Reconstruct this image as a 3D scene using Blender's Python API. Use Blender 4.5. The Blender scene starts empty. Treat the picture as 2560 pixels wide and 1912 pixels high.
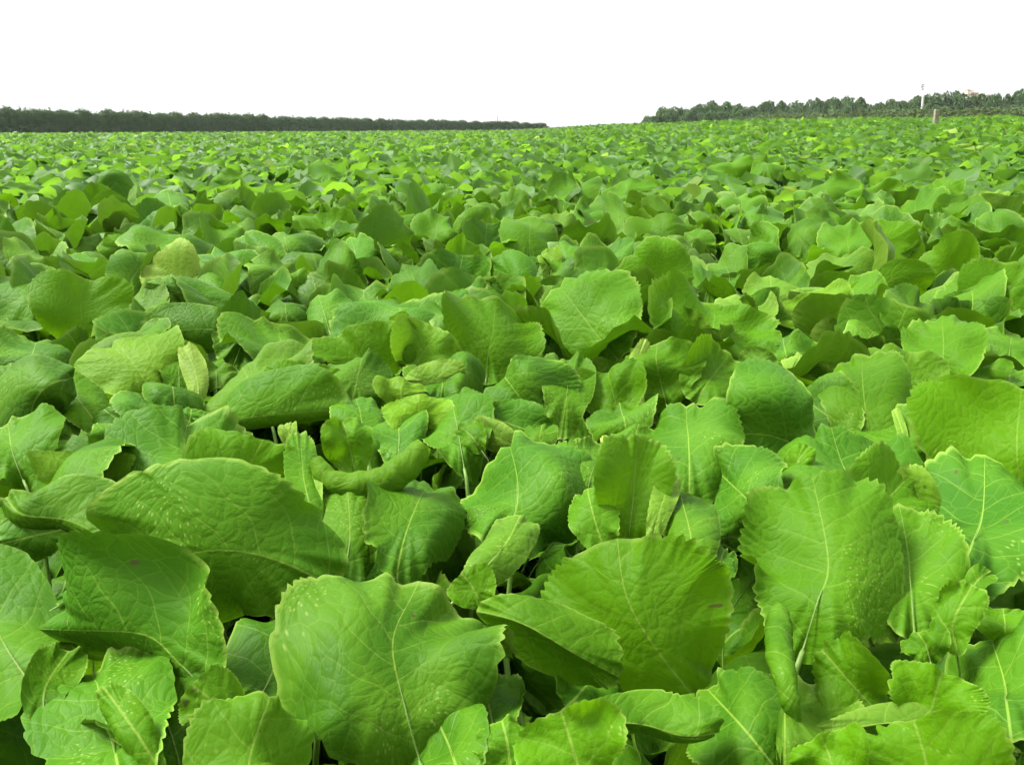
import bpy, math, random
import numpy as np
from mathutils import Vector, Matrix

R = math.radians
rng = np.random.default_rng(7)
random.seed(7)
sc = bpy.context.scene
col = sc.collection

# ------------------------------------------------------------------ camera
FPX, PW, PH = 2171.0, 2560.0, 1912.0        # focal length in photo pixels
HORIZON = 318.0
CAM = np.array([0.0, 0.0, 1.25])
PITCH = math.atan((PH / 2 - HORIZON) / FPX)
cam_d = bpy.data.cameras.new('camera')
cam_d.sensor_width = 36.0
cam_d.lens = 36.0 * FPX / PW
cam_d.clip_start = 0.02
cam_d.clip_end = 3000
cam_o = bpy.data.objects.new('camera', cam_d)
cam_o.location = CAM
cam_o.rotation_euler = (math.pi / 2 - PITCH, 0, 0)
col.objects.link(cam_o)
sc.camera = cam_o

# ------------------------------------------------------------------ light: bright even overcast
SUN_EL, SUN_AZ = R(55), R(-78)               # azimuth from +Y (away from the camera), towards -X
w = bpy.data.worlds.new('World')
sc.world = w
w.use_nodes = True
nt = w.node_tree
bg = nt.nodes['Background']
sky = nt.nodes.new('ShaderNodeTexSky')
sky.sky_type = 'NISHITA'
sky.sun_disc = False
sky.sun_elevation = SUN_EL
sky.sun_rotation = SUN_AZ
sky.air_density = 1.0
sky.dust_density = 6.0
hs = nt.nodes.new('ShaderNodeHueSaturation')
hs.inputs['Saturation'].default_value = 0.12
nt.links.new(sky.outputs[0], hs.inputs['Color'])
mx = nt.nodes.new('ShaderNodeMix')
mx.data_type = 'RGBA'
mx.inputs[0].default_value = 0.9             # closed cloud deck over the clear sky
tcw = nt.nodes.new('ShaderNodeTexCoord')
sxw = nt.nodes.new('ShaderNodeSeparateXYZ')
nt.links.new(tcw.outputs['Generated'], sxw.inputs[0])
cie = nt.nodes.new('ShaderNodeMapRange')     # overcast sky: zenith about three times as bright as the horizon
cie.inputs['From Min'].default_value = 0.0
cie.inputs['From Max'].default_value = 1.0
cie.inputs['To Min'].default_value = 2.5
cie.inputs['To Max'].default_value = 7.0
nt.links.new(sxw.outputs[2], cie.inputs['Value'])
cmb = nt.nodes.new('ShaderNodeCombineColor')
for k_ in range(3):
    nt.links.new(cie.outputs[0], cmb.inputs[k_])
nt.links.new(cmb.outputs[0], mx.inputs[7])
nt.links.new(hs.outputs[0], mx.inputs[6])
nt.links.new(mx.outputs[2], bg.inputs['Color'])
bg.inputs['Strength'].default_value = 0.05
sun_d = bpy.data.lights.new('sun', 'SUN')
sun_d.energy = 1.5
sun_d.angle = R(22)
sun_d.color = (1.0, 0.97, 0.92)
sun_o = bpy.data.objects.new('sun', sun_d)
sdir = Vector((math.sin(SUN_AZ) * math.cos(SUN_EL), math.cos(SUN_AZ) * math.cos(SUN_EL), math.sin(SUN_EL)))
sun_o.rotation_euler = sdir.to_track_quat('Z', 'Y').to_euler()
col.objects.link(sun_o)
vs = sc.view_settings
vs.view_transform = 'Standard'
vs.look = 'None'
vs.exposure = 3.15
vs.gamma = 1.0
vs.use_curve_mapping = False
sc.cycles.max_bounces = 4
sc.cycles.diffuse_bounces = 2
sc.cycles.glossy_bounces = 2
sc.cycles.transmission_bounces = 3
sc.cycles.volume_bounces = 0
sc.cycles.use_adaptive_sampling = True
sc.cycles.adaptive_threshold = 0.05
sc.cycles.caustics_reflective = False
sc.cycles.caustics_refractive = False
sc.cycles.use_denoising = True

# ------------------------------------------------------------------ geometry of the view (unprojecting photo pixels to points)
FWD = np.array([0, math.cos(PITCH), -math.sin(PITCH)])
UPV = np.array([0, math.sin(PITCH), math.cos(PITCH)])
RGT = np.array([1.0, 0, 0])

def ray(px, py):
    return FWD + RGT * ((px - PW / 2) / FPX) + UPV * ((PH / 2 - py) / FPX)

def at_depth(px, py, d):
    return CAM + ray(px, py) * d

def at_y(px, py, Y):
    r = ray(px, py)
    return CAM + r * (Y / r[1])

HC = 0.62                                     # canopy height above the soil

# ------------------------------------------------------------------ terrain
S_ = [-2.0, -0.59, -0.2, 0.0, 0.04, 0.10, 0.28, 0.45, 0.59, 2.0]
HZ = [334, 334, 330, 326, 322, 315, 304.5, 300.5, 297.5, 297]
YC = [84, 84, 120, 165, 165, 110, 70, 56, 48, 48]

def terrain(x, y):
    x = np.asarray(x, float); y = np.asarray(y, float)
    yy = np.maximum(y, 0.5)
    s = np.clip(x / yy, -1.9, 1.9)
    yc = np.interp(s, S_, YC)
    hz = np.interp(s, S_, HZ)
    gc = 0.63 - (hz - HORIZON) / FPX * yc
    t = np.clip((y - 5) / (yc - 5), 0, 1)
    g = gc * t * t * (3 - 2 * t)
    over = np.maximum(0, y - yc)
    drop = 0.0011 * over ** 2
    drop = np.where(over > 60, 3.96 + 0.045 * (over - 60), drop)
    g = g - np.minimum(drop, 5.5)
    return np.where(y < 0.5, 0, g)

# ------------------------------------------------------------------ small helpers
def new_mesh(name, verts, faces, mat=None, uv=None, edge=None, tint=None, smooth=True, matidx=None):
    me = bpy.data.meshes.new(name)
    me.from_pydata([tuple(v) for v in verts] if not isinstance(verts, np.ndarray) else verts.tolist(), [], faces)
    finish(me, mat, uv, edge, tint, smooth, matidx)
    return me

def finish(me, mat, uv=None, edge=None, tint=None, smooth=True, matidx=None):
    n = len(me.polygons)
    if smooth:
        me.polygons.foreach_set('use_smooth', np.ones(n, bool))
    if uv is not None:
        a = me.attributes.new('leafuv', 'FLOAT_VECTOR', 'POINT')
        full = np.zeros((len(me.vertices), 3), np.float32)
        full[:, :2] = uv[:, :2]
        if edge is not None:
            full[:, 2] = edge
        a.data.foreach_set('vector', full.ravel())
        a = me.attributes.new('cellmap', 'FLOAT_VECTOR', 'POINT')
        a.data.foreach_set('vector', np.ascontiguousarray(uv[:, 2:5], dtype=np.float32).ravel())
    if tint is not None:
        a = me.attributes.new('tint', 'FLOAT_VECTOR', 'POINT')
        a.data.foreach_set('vector', np.asarray(tint, np.float32).ravel())
    if mat is not None:
        for m in (mat if isinstance(mat, (list, tuple)) else [mat]):
            me.materials.append(m)
    if matidx is not None:
        me.polygons.foreach_set('material_index', np.asarray(matidx, np.int32))
    me.update()

def fast_mesh(name, verts, tris, mat, uv=None, tint=None, smooth=True):
    me = bpy.data.meshes.new(name)
    nv, nf = len(verts), len(tris)
    k = tris.shape[1]
    me.vertices.add(nv)
    me.vertices.foreach_set('co', verts.astype(np.float32).ravel())
    me.loops.add(nf * k)
    me.loops.foreach_set('vertex_index', tris.astype(np.int32).ravel())
    me.polygons.add(nf)
    me.polygons.foreach_set('loop_start', np.arange(0, nf * k, k, dtype=np.int32))
    me.polygons.foreach_set('loop_total', np.full(nf, k, np.int32))
    me.update(calc_edges=True)
    finish(me, mat, None, None, tint, smooth)
    return me

def link(name, data, parent=None, loc=None):
    o = bpy.data.objects.new(name, data)
    if parent is not None:
        o.parent = parent
    if loc is not None:
        o.location = loc
    col.objects.link(o)
    return o

def tag(o, label=None, cat=None, group=None, kind=None):
    if label: o['label'] = label
    if cat: o['category'] = cat
    if group: o['group'] = group
    if kind: o['kind'] = kind
    return o

# ------------------------------------------------------------------ materials
class NB:
    """tiny node builder"""
    def __init__(self, name):
        self.m = bpy.data.materials.new(name)
        self.m.use_nodes = True
        self.t = self.m.node_tree
        self.t.nodes.clear()
    def n(self, typ, **kw):
        nd = self.t.nodes.new(typ)
        for k, v in kw.items():
            setattr(nd, k, v)
        return nd
    def l(self, a, b):
        self.t.links.new(a, b)
    def put(self, sock, v):
        if isinstance(v, bpy.types.NodeSocket):
            self.l(v, sock)
        elif v is not None:
            sock.default_value = v
    def math(self, op, a, b=None, c=None, clamp=False):
        nd = self.n('ShaderNodeMath', operation=op, use_clamp=clamp)
        self.put(nd.inputs[0], a)
        if b is not None: self.put(nd.inputs[1], b)
        if c is not None: self.put(nd.inputs[2], c)
        return nd.outputs[0]
    def ramp(self, x, a, b, lo=0.0, hi=1.0):
        nd = self.n('ShaderNodeMapRange', interpolation_type='SMOOTHSTEP')
        self.put(nd.inputs['Value'], x)
        nd.inputs['From Min'].default_value = a
        nd.inputs['From Max'].default_value = b
        nd.inputs['To Min'].default_value = lo
        nd.inputs['To Max'].default_value = hi
        return nd.outputs[0]
    def mix(self, f, a, b, blend='MIX'):
        nd = self.n('ShaderNodeMix', data_type='RGBA', blend_type=blend)
        self.put(nd.inputs[0], f)
        self.put(nd.inputs[6], a if isinstance(a, bpy.types.NodeSocket) else (*a, 1))
        self.put(nd.inputs[7], b if isinstance(b, bpy.types.NodeSocket) else (*b, 1))
        return nd.outputs[2]
    def noise(self, vec, scale, detail=2, rough=0.5, w=None):
        nd = self.n('ShaderNodeTexNoise', noise_dimensions='4D' if w is not None else '3D')
        self.put(nd.inputs['Vector'], vec)
        nd.inputs['Scale'].default_value = scale
        nd.inputs['Detail'].default_value = detail
        nd.inputs['Roughness'].default_value = rough
        if w is not None:
            self.put(nd.inputs['W'], w)
        return nd
    def out(self, sh):
        o = self.n('ShaderNodeOutputMaterial')
        self.l(sh, o.inputs['Surface'])
        return self.m

VEIN_N, VEIN_A, VEIN_B = 5.5, 0.62, 0.35     # lateral veins, shared by mesh relief and material

def leaf_material(name, level):
    """level 2: leaves close by, 1: middle distance, 0: the far mass (tint stored in the mesh)"""
    b = NB(name)
    at = b.n('ShaderNodeAttribute', attribute_name='leafuv')
    sep = b.n('ShaderNodeSeparateXYZ'); b.l(at.outputs['Vector'], sep.inputs[0])
    X, Y, E = sep.outputs
    if level:
        oi = b.n('ShaderNodeObjectInfo')
        ts = b.n('ShaderNodeSeparateColor'); b.l(oi.outputs['Color'], ts.inputs[0])
        t_y, t_b, t_p = ts.outputs               # yellow (young blades, painted backlight), variation, paleness
        rnd = oi.outputs['Random']
    else:
        ta = b.n('ShaderNodeAttribute', attribute_name='tint')
        ts = b.n('ShaderNodeSeparateXYZ'); b.l(ta.outputs['Vector'], ts.inputs[0])
        t_y, t_b, t_p = ts.outputs
        rnd = t_b
    hv = b.math('FRACT', b.math('MULTIPLY', rnd, 13.7))
    bump = None
    if level:
        cm = b.n('ShaderNodeAttribute', attribute_name='cellmap')
        cs = b.n('ShaderNodeSeparateXYZ'); b.l(cm.outputs['Vector'], cs.inputs[0])
        mot = cs.outputs[2]
        cv = b.n('ShaderNodeCombineXYZ')
        b.l(b.math('MULTIPLY_ADD', rnd, 57.0, cs.outputs[0]), cv.inputs[0]); b.l(cs.outputs[1], cv.inputs[1])
        vec = cv.outputs[0]
        ax = b.math('ABSOLUTE', X)
        y0 = b.math('MULTIPLY_ADD', ax, -VEIN_A, Y)
        y0 = b.math('MULTIPLY_ADD', b.math('MULTIPLY', ax, ax), -VEIN_B, y0)
        ph = b.math('MULTIPLY_ADD', y0, VEIN_N, b.math('MULTIPLY', b.math('SIGN', X), 0.22))
        ld = b.math('ABSOLUTE', b.math('SUBTRACT', b.math('FRACT', ph), 0.5))     # 0 at a lateral vein
        lat = b.math('MULTIPLY', b.ramp(ld, 0.034, 0.006), b.ramp(ax, 0.5, 0.05, 0.2, 1.0))
        mw = b.math('MULTIPLY_ADD', Y, -0.006, 0.0085)
        mid = b.math('SUBTRACT', 1.0, b.math('DIVIDE', ax, mw), clamp=True)
        mid = b.ramp(mid, 0.0, 0.5)
        vor = b.n('ShaderNodeTexVoronoi', feature='DISTANCE_TO_EDGE', voronoi_dimensions='2D'); b.l(vec, vor.inputs['Vector']); vor.inputs['Scale'].default_value = 12.5
        ce = vor.outputs['Distance']
        vein = b.math('MAXIMUM', mid, b.math('MULTIPLY', lat, 0.5))
        vein = b.math('MAXIMUM', vein, b.math('MULTIPLY', b.ramp(ce, 0.045, 0.0), 0.26))
        h = b.math('MULTIPLY_ADD', b.ramp(ce, 0.0, 0.30), 0.75, b.math('MULTIPLY', b.ramp(ld, 0.0, 0.16), 0.45))
        if level == 2:
            v2 = b.n('ShaderNodeTexVoronoi', feature='DISTANCE_TO_EDGE', voronoi_dimensions='2D'); b.l(vec, v2.inputs['Vector']); v2.inputs['Scale'].default_value = 31
            h = b.math('MULTIPLY_ADD', b.ramp(v2.outputs['Distance'], 0.0, 0.25), 0.2, h)
        bump = b.n('ShaderNodeBump')
        bump.inputs['Strength'].default_value = 0.21 if level == 2 else 0.19
        bump.inputs['Distance'].default_value = 0.006
        b.l(h, bump.inputs['Height'])
    else:
        mot, vein = hv, None
    # colours
    mr = b.ramp(mot, 0.3, 0.7)
    top = b.mix(mr, (0.024, 0.077, 0.0025), (0.046, 0.120, 0.005))
    top = b.mix(b.math('MULTIPLY', hv, 0.6), top, (0.014, 0.060, 0.004))
    top = b.mix(t_y, top, (0.057, 0.150, 0.002))  # yellow: young blades, and backlit glow painted into the base colour
    und = b.mix(mr, (0.044, 0.100, 0.006), (0.062, 0.128, 0.009))
    und = b.mix(t_y, und, (0.086, 0.185, 0.006))
    geo = b.n('ShaderNodeNewGeometry')
    base = b.mix(geo.outputs['Backfacing'], top, und)
    if vein is not None:
        base = b.mix(b.math('MULTIPLY', vein, 0.6), base, (0.14, 0.22, 0.03))
    # yellowed and dry tissue, mostly towards the rim of pale leaves
    dry = b.math('MULTIPLY', t_p, b.math('MULTIPLY_ADD', E, 0.6, 0.45) if level else 0.75, clamp=True)
    base = b.mix(dry, base, (0.27, 0.36, 0.07))
    if level:
        rim = b.math('MULTIPLY', b.ramp(E, 0.72, 1.0), b.ramp(mot, 0.35, 0.6, 0.1, 0.7))
        base = b.mix(rim, base, (0.13, 0.21, 0.03))
    if level == 2:
        # pale flecks: a few of the small cells have lost their colour
        v3 = b.n('ShaderNodeTexVoronoi', feature='F1', voronoi_dimensions='2D'); b.l(vec, v3.inputs['Vector']); v3.inputs['Scale'].default_value = 24
        fm = b.math('MULTIPLY', b.ramp(v3.outputs['Distance'], 0.22, 0.05), b.ramp(mot, 0.72, 0.85))
        base = b.mix(b.math('MULTIPLY', fm, 0.3), base, (0.26, 0.33, 0.08))
        # a few brown nibble marks
        v4 = b.n('ShaderNodeSeparateColor'); b.l(v3.outputs['Color'], v4.inputs[0])
        bs = b.math('MULTIPLY', b.ramp(v4.outputs[0], 0.9975, 0.9985), b.ramp(v3.outputs['Distance'], 0.30, 0.18))
        base = b.mix(bs, base, (0.045, 0.032, 0.014))
    hsv = b.n('ShaderNodeHueSaturation'); b.l(base, hsv.inputs['Color']); b.l(b.math('MULTIPLY_ADD', hv, 0.4, 0.8), hsv.inputs['Value'])
    base = hsv.outputs[0]
    tr = b.mix(t_y, (0.070, 0.20, 0.003), (0.160, 0.37, 0.003)) if level else b.mix(t_y, (0.10, 0.25, 0.018), (0.17, 0.33, 0.018))  # far leaves transmit a brighter, paler tint, distant brightness painted in
    if vein is not None:
        tr = b.mix(b.math('MULTIPLY', vein, 0.75), tr, (0.05, 0.12, 0.006))
    tr = b.mix(dry, tr, (0.38, 0.46, 0.08))
    pr = b.n('ShaderNodeBsdfPrincipled')
    b.l(base, pr.inputs['Base Color'])
    pr.inputs['Roughness'].default_value = 0.52
    pr.inputs['Specular IOR Level'].default_value = 0.05 if level == 2 else 0.09 if level else 0.16
    tl = b.n('ShaderNodeBsdfTranslucent')
    b.l(tr, tl.inputs['Color'])
    if bump:
        b.l(bump.outputs[0], pr.inputs['Normal'])
        b.l(bump.outputs[0], tl.inputs['Normal'])
    ms = b.n('ShaderNodeMixShader')
    b.l(b.math('MULTIPLY_ADD', t_y, 0.34, 0.07 if level == 2 else 0.16 if level else 0.28), ms.inputs[0])      # young and backlit blades let more light through; far leaves raised for brightness
    b.l(pr.outputs[0], ms.inputs[1]); b.l(tl.outputs[0], ms.inputs[2])
    return b.out(ms.outputs[0])

def simple_material(name, c1, c2, scale=8.0, rough=0.7, spec=0.3, bump=0.0, coords='Object', trans=None):
    b = NB(name)
    tc = b.n('ShaderNodeTexCoord')
    nz = b.noise(tc.outputs[coords], scale, 4, 0.6)
    cr = b.ramp(nz.outputs['Fac'], 0.32, 0.68)
    oi = b.n('ShaderNodeObjectInfo')
    c = b.mix(cr, c1, c2)
    hsv = b.n('ShaderNodeHueSaturation'); b.l(c, hsv.inputs['Color'])
    b.l(b.math('MULTIPLY_ADD', oi.outputs['Random'], 0.3, 0.85), hsv.inputs['Value'])
    pr = b.n('ShaderNodeBsdfPrincipled')
    b.l(hsv.outputs[0], pr.inputs['Base Color'])
    pr.inputs['Roughness'].default_value = rough
    pr.inputs['Specular IOR Level'].default_value = spec
    if bump:
        bp = b.n('ShaderNodeBump'); bp.inputs['Strength'].default_value = bump
        bp.inputs['Distance'].default_value = 0.02
        b.l(nz.outputs['Fac'], bp.inputs['Height']); b.l(bp.outputs[0], pr.inputs['Normal'])
    sh = pr.outputs[0]
    if trans:
        tl = b.n('ShaderNodeBsdfTranslucent'); tl.inputs['Color'].default_value = (*trans, 1)
        ms = b.n('ShaderNodeMixShader'); ms.inputs[0].default_value = 0.25
        b.l(sh, ms.inputs[1]); b.l(tl.outputs[0], ms.inputs[2])
        sh = ms.outputs[0]
    return b.out(sh)

M_LEAF = leaf_material('leaf_surface', 2)
M_MIDLEAF = leaf_material('middle_leaf_surface', 1)
M_FIELD = leaf_material('field_leaf_surface', 0)
M_STALK = simple_material('stalk_surface', (0.06, 0.135, 0.016), (0.115, 0.19, 0.036), 30, 0.5, 0.3, trans=(0.3, 0.5, 0.08))
M_SOIL = simple_material('soil_surface', (0.012, 0.009, 0.005), (0.028, 0.020, 0.012), 9, 0.95, 0.1, 0.8)
M_HEDGE = simple_material('hedge_foliage', (0.022, 0.066, 0.018), (0.054, 0.112, 0.028), 1.6, 0.7, 0.2, trans=(0.06, 0.1, 0.03))
M_HEDGE2 = simple_material('low_hedge_foliage', (0.045, 0.078, 0.022), (0.074, 0.108, 0.032), 1.6, 0.7, 0.2, trans=(0.08, 0.13, 0.03))
M_TREE = simple_material('tree_foliage', (0.024, 0.058, 0.015), (0.046, 0.090, 0.022), 0.9, 0.7, 0.2, trans=(0.07, 0.13, 0.03))
M_BARK = simple_material('bark_surface', (0.05, 0.04, 0.03), (0.11, 0.09, 0.07), 6, 0.9, 0.1, 0.5)
M_POST = simple_material('weathered_post_wood', (0.115, 0.112, 0.075), (0.20, 0.19, 0.13), 9, 0.85, 0.15, 0.6)
M_POLE = simple_material('concrete_pole', (0.46, 0.47, 0.45), (0.60, 0.60, 0.57), 3, 0.7, 0.3)
M_STEEL = simple_material('grey_steel', (0.30, 0.30, 0.33), (0.42, 0.42, 0.45), 3, 0.5, 0.4)
M_DARKSTEEL = simple_material('dark_steel', (0.12, 0.12, 0.13), (0.2, 0.2, 0.21), 3, 0.5, 0.4)
M_WHITE = simple_material('white_paint', (0.70, 0.70, 0.70), (0.80, 0.80, 0.80), 2, 0.5, 0.4)
M_CREAM = simple_material('cream_render', (0.50, 0.48, 0.36), (0.60, 0.57, 0.44), 1, 0.8, 0.2)
M_RED = simple_material('red_roof', (0.26, 0.16, 0.12), (0.33, 0.22, 0.17), 1, 0.7, 0.2)
M_PANE = simple_material('window_pane', (0.05, 0.06, 0.07), (0.08, 0.09, 0.10), 1, 0.1, 0.6)

# ------------------------------------------------------------------ ground
def build_ground():
    ang = np.linspace(-R(75), R(75), 121)
    rad = np.concatenate([[0.0], np.geomspace(0.6, 330, 100)])
    vs_, fs = [], []
    for r_ in rad:
        xs = np.sin(ang) * r_
        ys = np.cos(ang) * r_ - 1.0
        zs = terrain(xs, ys)
        vs_.append(np.stack([xs, ys, zs], 1))
    V = np.concatenate(vs_)
    n = len(ang)
    for i in range(len(rad) - 1):
        for j in range(n - 1):
            fs.append((i * n + j, i * n + j + 1, (i + 1) * n + j + 1, (i + 1) * n + j))
    o = link('ground', new_mesh('ground', V, fs, M_SOIL))
    tag(o, kind='structure')
build_ground()

# ------------------------------------------------------------------ leaf templates (flat), bent afterwards
def flat_leaf(n, m, seed=0, teeth=18, tooth=0.030, lobes=0.05, wide=0.58, bites=0, basal=0.0, rect=0.66):
    """polar grid; returns X (-1..1 of half width), Y (0..1 along the midrib), rho, faces"""
    r = np.random.default_rng(seed)
    th = np.linspace(0, 2 * math.pi, n, endpoint=False) + 1e-4
    sgn = np.where(th < math.pi, 1.0, -1.0)
    a = np.where(th < math.pi, th, 2 * math.pi - th)
    Yo = 0.5 - 0.5 * np.cos(a)
    Xo = np.sin(a) ** rect * (0.66 + 0.45 * Yo)
    Xo = Xo / Xo.max()
    Xo *= 1 - (0.18 + basal) * np.exp(-(Yo / 0.22) ** 2)
    Xo *= sgn
    # slow lobes, then uneven teeth
    lob = sum(r.normal(0, 1) * np.cos(k * th + r.uniform(0, 6.3)) / (k ** 0.6) for k in range(3, 9))
    f = 1 + lobes * 0.5 * lob
    if tooth > 0:
        per = 2 * teeth
        ph = th / (2 * math.pi) * per + 0.8 * np.sin(3 * th + r.uniform(0, 6)) + 0.5 * np.sin(7 * th + r.uniform(0, 6))
        saw = np.minimum((ph % 1.0) / 0.3, (1 - ph % 1.0) / 0.7)
        saw = 1 - np.clip(saw, 0, 1) ** 0.8
        amp = tooth * (0.5 + 0.4 * np.abs(np.sin(2.3 * th + r.uniform(0, 6))) + 0.2 * np.sin(ph * 0.37 + 1))
        f = f - amp * saw * np.clip(Yo * 6, 0, 1)
    for _ in range(bites):
        c = r.uniform(0.6, 5.6); wd = r.uniform(0.05, 0.12)
        f = f - r.uniform(0.06, 0.16) * np.exp(-((th - c) / wd) ** 2)
    rho = (np.arange(1, m + 1) / m) ** 0.85
    cx, cy = 0.0, 0.46
    X = [np.array([cx])]; Y = [np.array([cy])]; P = [np.array([0.0])]
    for q in rho:
        ff = 1 + (f - 1) * q ** 3
        X.append(cx + (Xo - cx) * q * ff)
        Y.append(cy + (Yo - cy) * q * ff)
        P.append(np.full(n, q))
    X = np.concatenate(X); Y = np.concatenate(Y); P = np.concatenate(P)
    faces = []
    for j in range(n):
        faces.append((0, 1 + j, 1 + (j + 1) % n))
    for i in range(m - 1):
        o0, o1 = 1 + i * n, 1 + (i + 1) * n
        for j in range(n):
            k = (j + 1) % n
            faces.append((o0 + j, o1 + j, o1 + k, o0 + k))
    return X, Y, P, faces

def catmull(pts, n=48):
    p = np.asarray(pts, float)
    if len(p) == 2:
        p = np.stack([p[0], p.mean(0), p[1]])
    ext = np.vstack([2 * p[0] - p[1], p, 2 * p[-1] - p[-2]])
    out = []
    segs = len(p) - 1
    for i in range(segs):
        p0, p1, p2, p3 = ext[i:i + 4]
        t = np.linspace(0, 1, max(4, n // segs), endpoint=False)[:, None]
        out.append(0.5 * ((2 * p1) + (-p0 + p2) * t + (2 * p0 - 5 * p1 + 4 * p2 - p3) * t ** 2 + (-p0 + 3 * p1 - 3 * p2 + p3) * t ** 3))
    out.append(p[-1:])
    c = np.vstack(out)
    s = np.concatenate([[0], np.cumsum(np.linalg.norm(np.diff(c, axis=0), axis=1))])
    u = np.linspace(0, 1, n)
    return np.stack([np.interp(u, s / s[-1], c[:, k]) for k in range(3)], 1), s[-1]

def bend(flat, spine, length, Nref, W, aL, aR, ruff=0.03, corr=0.010, crum=0.02, seed=0, twist=0.0, rimcurl=0.0):
    """wrap the flat leaf round its spine; aL/aR = (angle at the midrib, angle at the rim) in degrees, + = towards Nref"""
    X, Y, P = flat[:3]
    r = np.random.default_rng(seed + 991)
    n = len(spine)
    T = np.gradient(spine, axis=0)
    T /= np.linalg.norm(T, axis=1)[:, None] + 1e-9
    N = Nref - (Nref * T).sum(1)[:, None] * T
    ln = np.linalg.norm(N, axis=1)[:, None]
    N = N / (ln + 1e-6)
    for _ in range(3):
        N[1:-1] = (N[:-2] + N[1:-1] * 2 + N[2:]) / 4
    N = N - (N * T).sum(1)[:, None] * T
    N /= np.linalg.norm(N, axis=1)[:, None] + 1e-9
    if twist:
        S = np.cross(T, N)
        tw = np.radians(twist) * (np.linspace(0, 1, n) - .35)[:, None]
        N = N * np.cos(tw) + S * np.sin(tw)
    S = np.cross(T, N)
    u = np.clip(Y, 0, 1) * (n - 1)
    i0 = np.clip(u.astype(int), 0, n - 2)
    f = (u - i0)[:, None]
    lerp = lambda A: A[i0] * (1 - f) + A[i0 + 1] * f
    C, Tt, Nn, Ss = lerp(spine), lerp(T), lerp(N), lerp(S)
    C = C + Tt * ((Y - np.clip(Y, 0, 1)) * length)[:, None]
    side = np.zeros_like(X); nor = np.zeros_like(X)
    for sg, (a0, a1) in ((1, aR), (-1, aL)):
        msk = (X >= 0) if sg > 0 else (X < 0)
        q = np.abs(X[msk])
        A0, A1 = R(a0), R(a1)
        k = (A1 - A0) * (1 - (0.6 if abs(a1) < 100 else 0.0) * np.clip(Y[msk], 0, 1) ** 2.5)      # the top of the blade stays flatter
        k = np.where(np.abs(k) < 1e-3, 1e-3, k)
        if True:
            s_ = (np.sin(A0 + k * q) - math.sin(A0)) / k
            n_ = (-np.cos(A0 + k * q) + math.cos(A0)) / k
        side[msk] = sg * s_ * W
        nor[msk] = n_ * W
    xs = X * W / length
    th = np.arctan2(X, 0.46 - Y)
    wave = (np.sin(5 * th + r.uniform(0, 6)) + 0.7 * np.sin(9 * th + r.uniform(0, 6)) + 0.5 * np.sin(14 * th + r.uniform(0, 6)))
    off = ruff * length * P ** 3 * wave
    # stretches of the rim lift or curl over
    for k in range(3):
        t0_, wd = r.uniform(-2.6, 2.6), r.uniform(.25, .6)
        off += rimcurl * length * r.uniform(.5, 1.0) * r.choice([-1, -1, 1]) * np.clip(P - .5, 0, 1) ** 2 * np.exp(-((th - t0_) / wd) ** 2)
    for k in range(6):
        fx, fy = r.normal(0, 5, 2)
        off += crum * length * 0.5 * np.sin(fx * xs + fy * Y + r.uniform(0, 6))
    # troughs along the lateral veins
    y0 = Y - VEIN_A * np.abs(xs) - VEIN_B * xs ** 2
    off += corr * length * np.cos(2 * math.pi * (y0 * VEIN_N + 0.22 * np.sign(xs))) * np.clip(np.abs(xs) * 6, 0, 1)
    V = C + Ss * side[:, None] + Nn * (nor + off)[:, None]
    def wob(a, fr=7):
        return sum(np.sin(r.normal(0, fr) * xs + r.normal(0, fr) * Y + r.uniform(0, 6)) for _ in range(4)) / 4 * a
    uv = np.stack([xs, Y + wob(.05) + wob(.02, 20), xs + wob(.09) + wob(.022, 26), Y + wob(.09) + wob(.022, 26), .5 + wob(.6)], 1)
    return V, uv, P ** 4

def tube(path, radii, sides=6):
    path = np.asarray(path, float)
    T = np.gradient(path, axis=0)
    T /= np.linalg.norm(T, axis=1)[:, None] + 1e-9
    ref = np.array([0.31, 0.2, 0.93])
    A = np.cross(T, ref); A /= np.linalg.norm(A, axis=1)[:, None] + 1e-9
    B = np.cross(T, A)
    a = np.linspace(0, 2 * math.pi, sides, endpoint=False)
    V = path[:, None, :] + radii[:, None, None] * (np.cos(a)[None, :, None] * A[:, None, :] + np.sin(a)[None, :, None] * B[:, None, :])
    V = V.reshape(-1, 3)
    F = []
    for i in range(len(path) - 1):
        for j in range(sides):
            k = (j + 1) % sides
            F.append((i * sides + j, i * sides + k, (i + 1) * sides + k, (i + 1) * sides + j))
    return V, F

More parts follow.
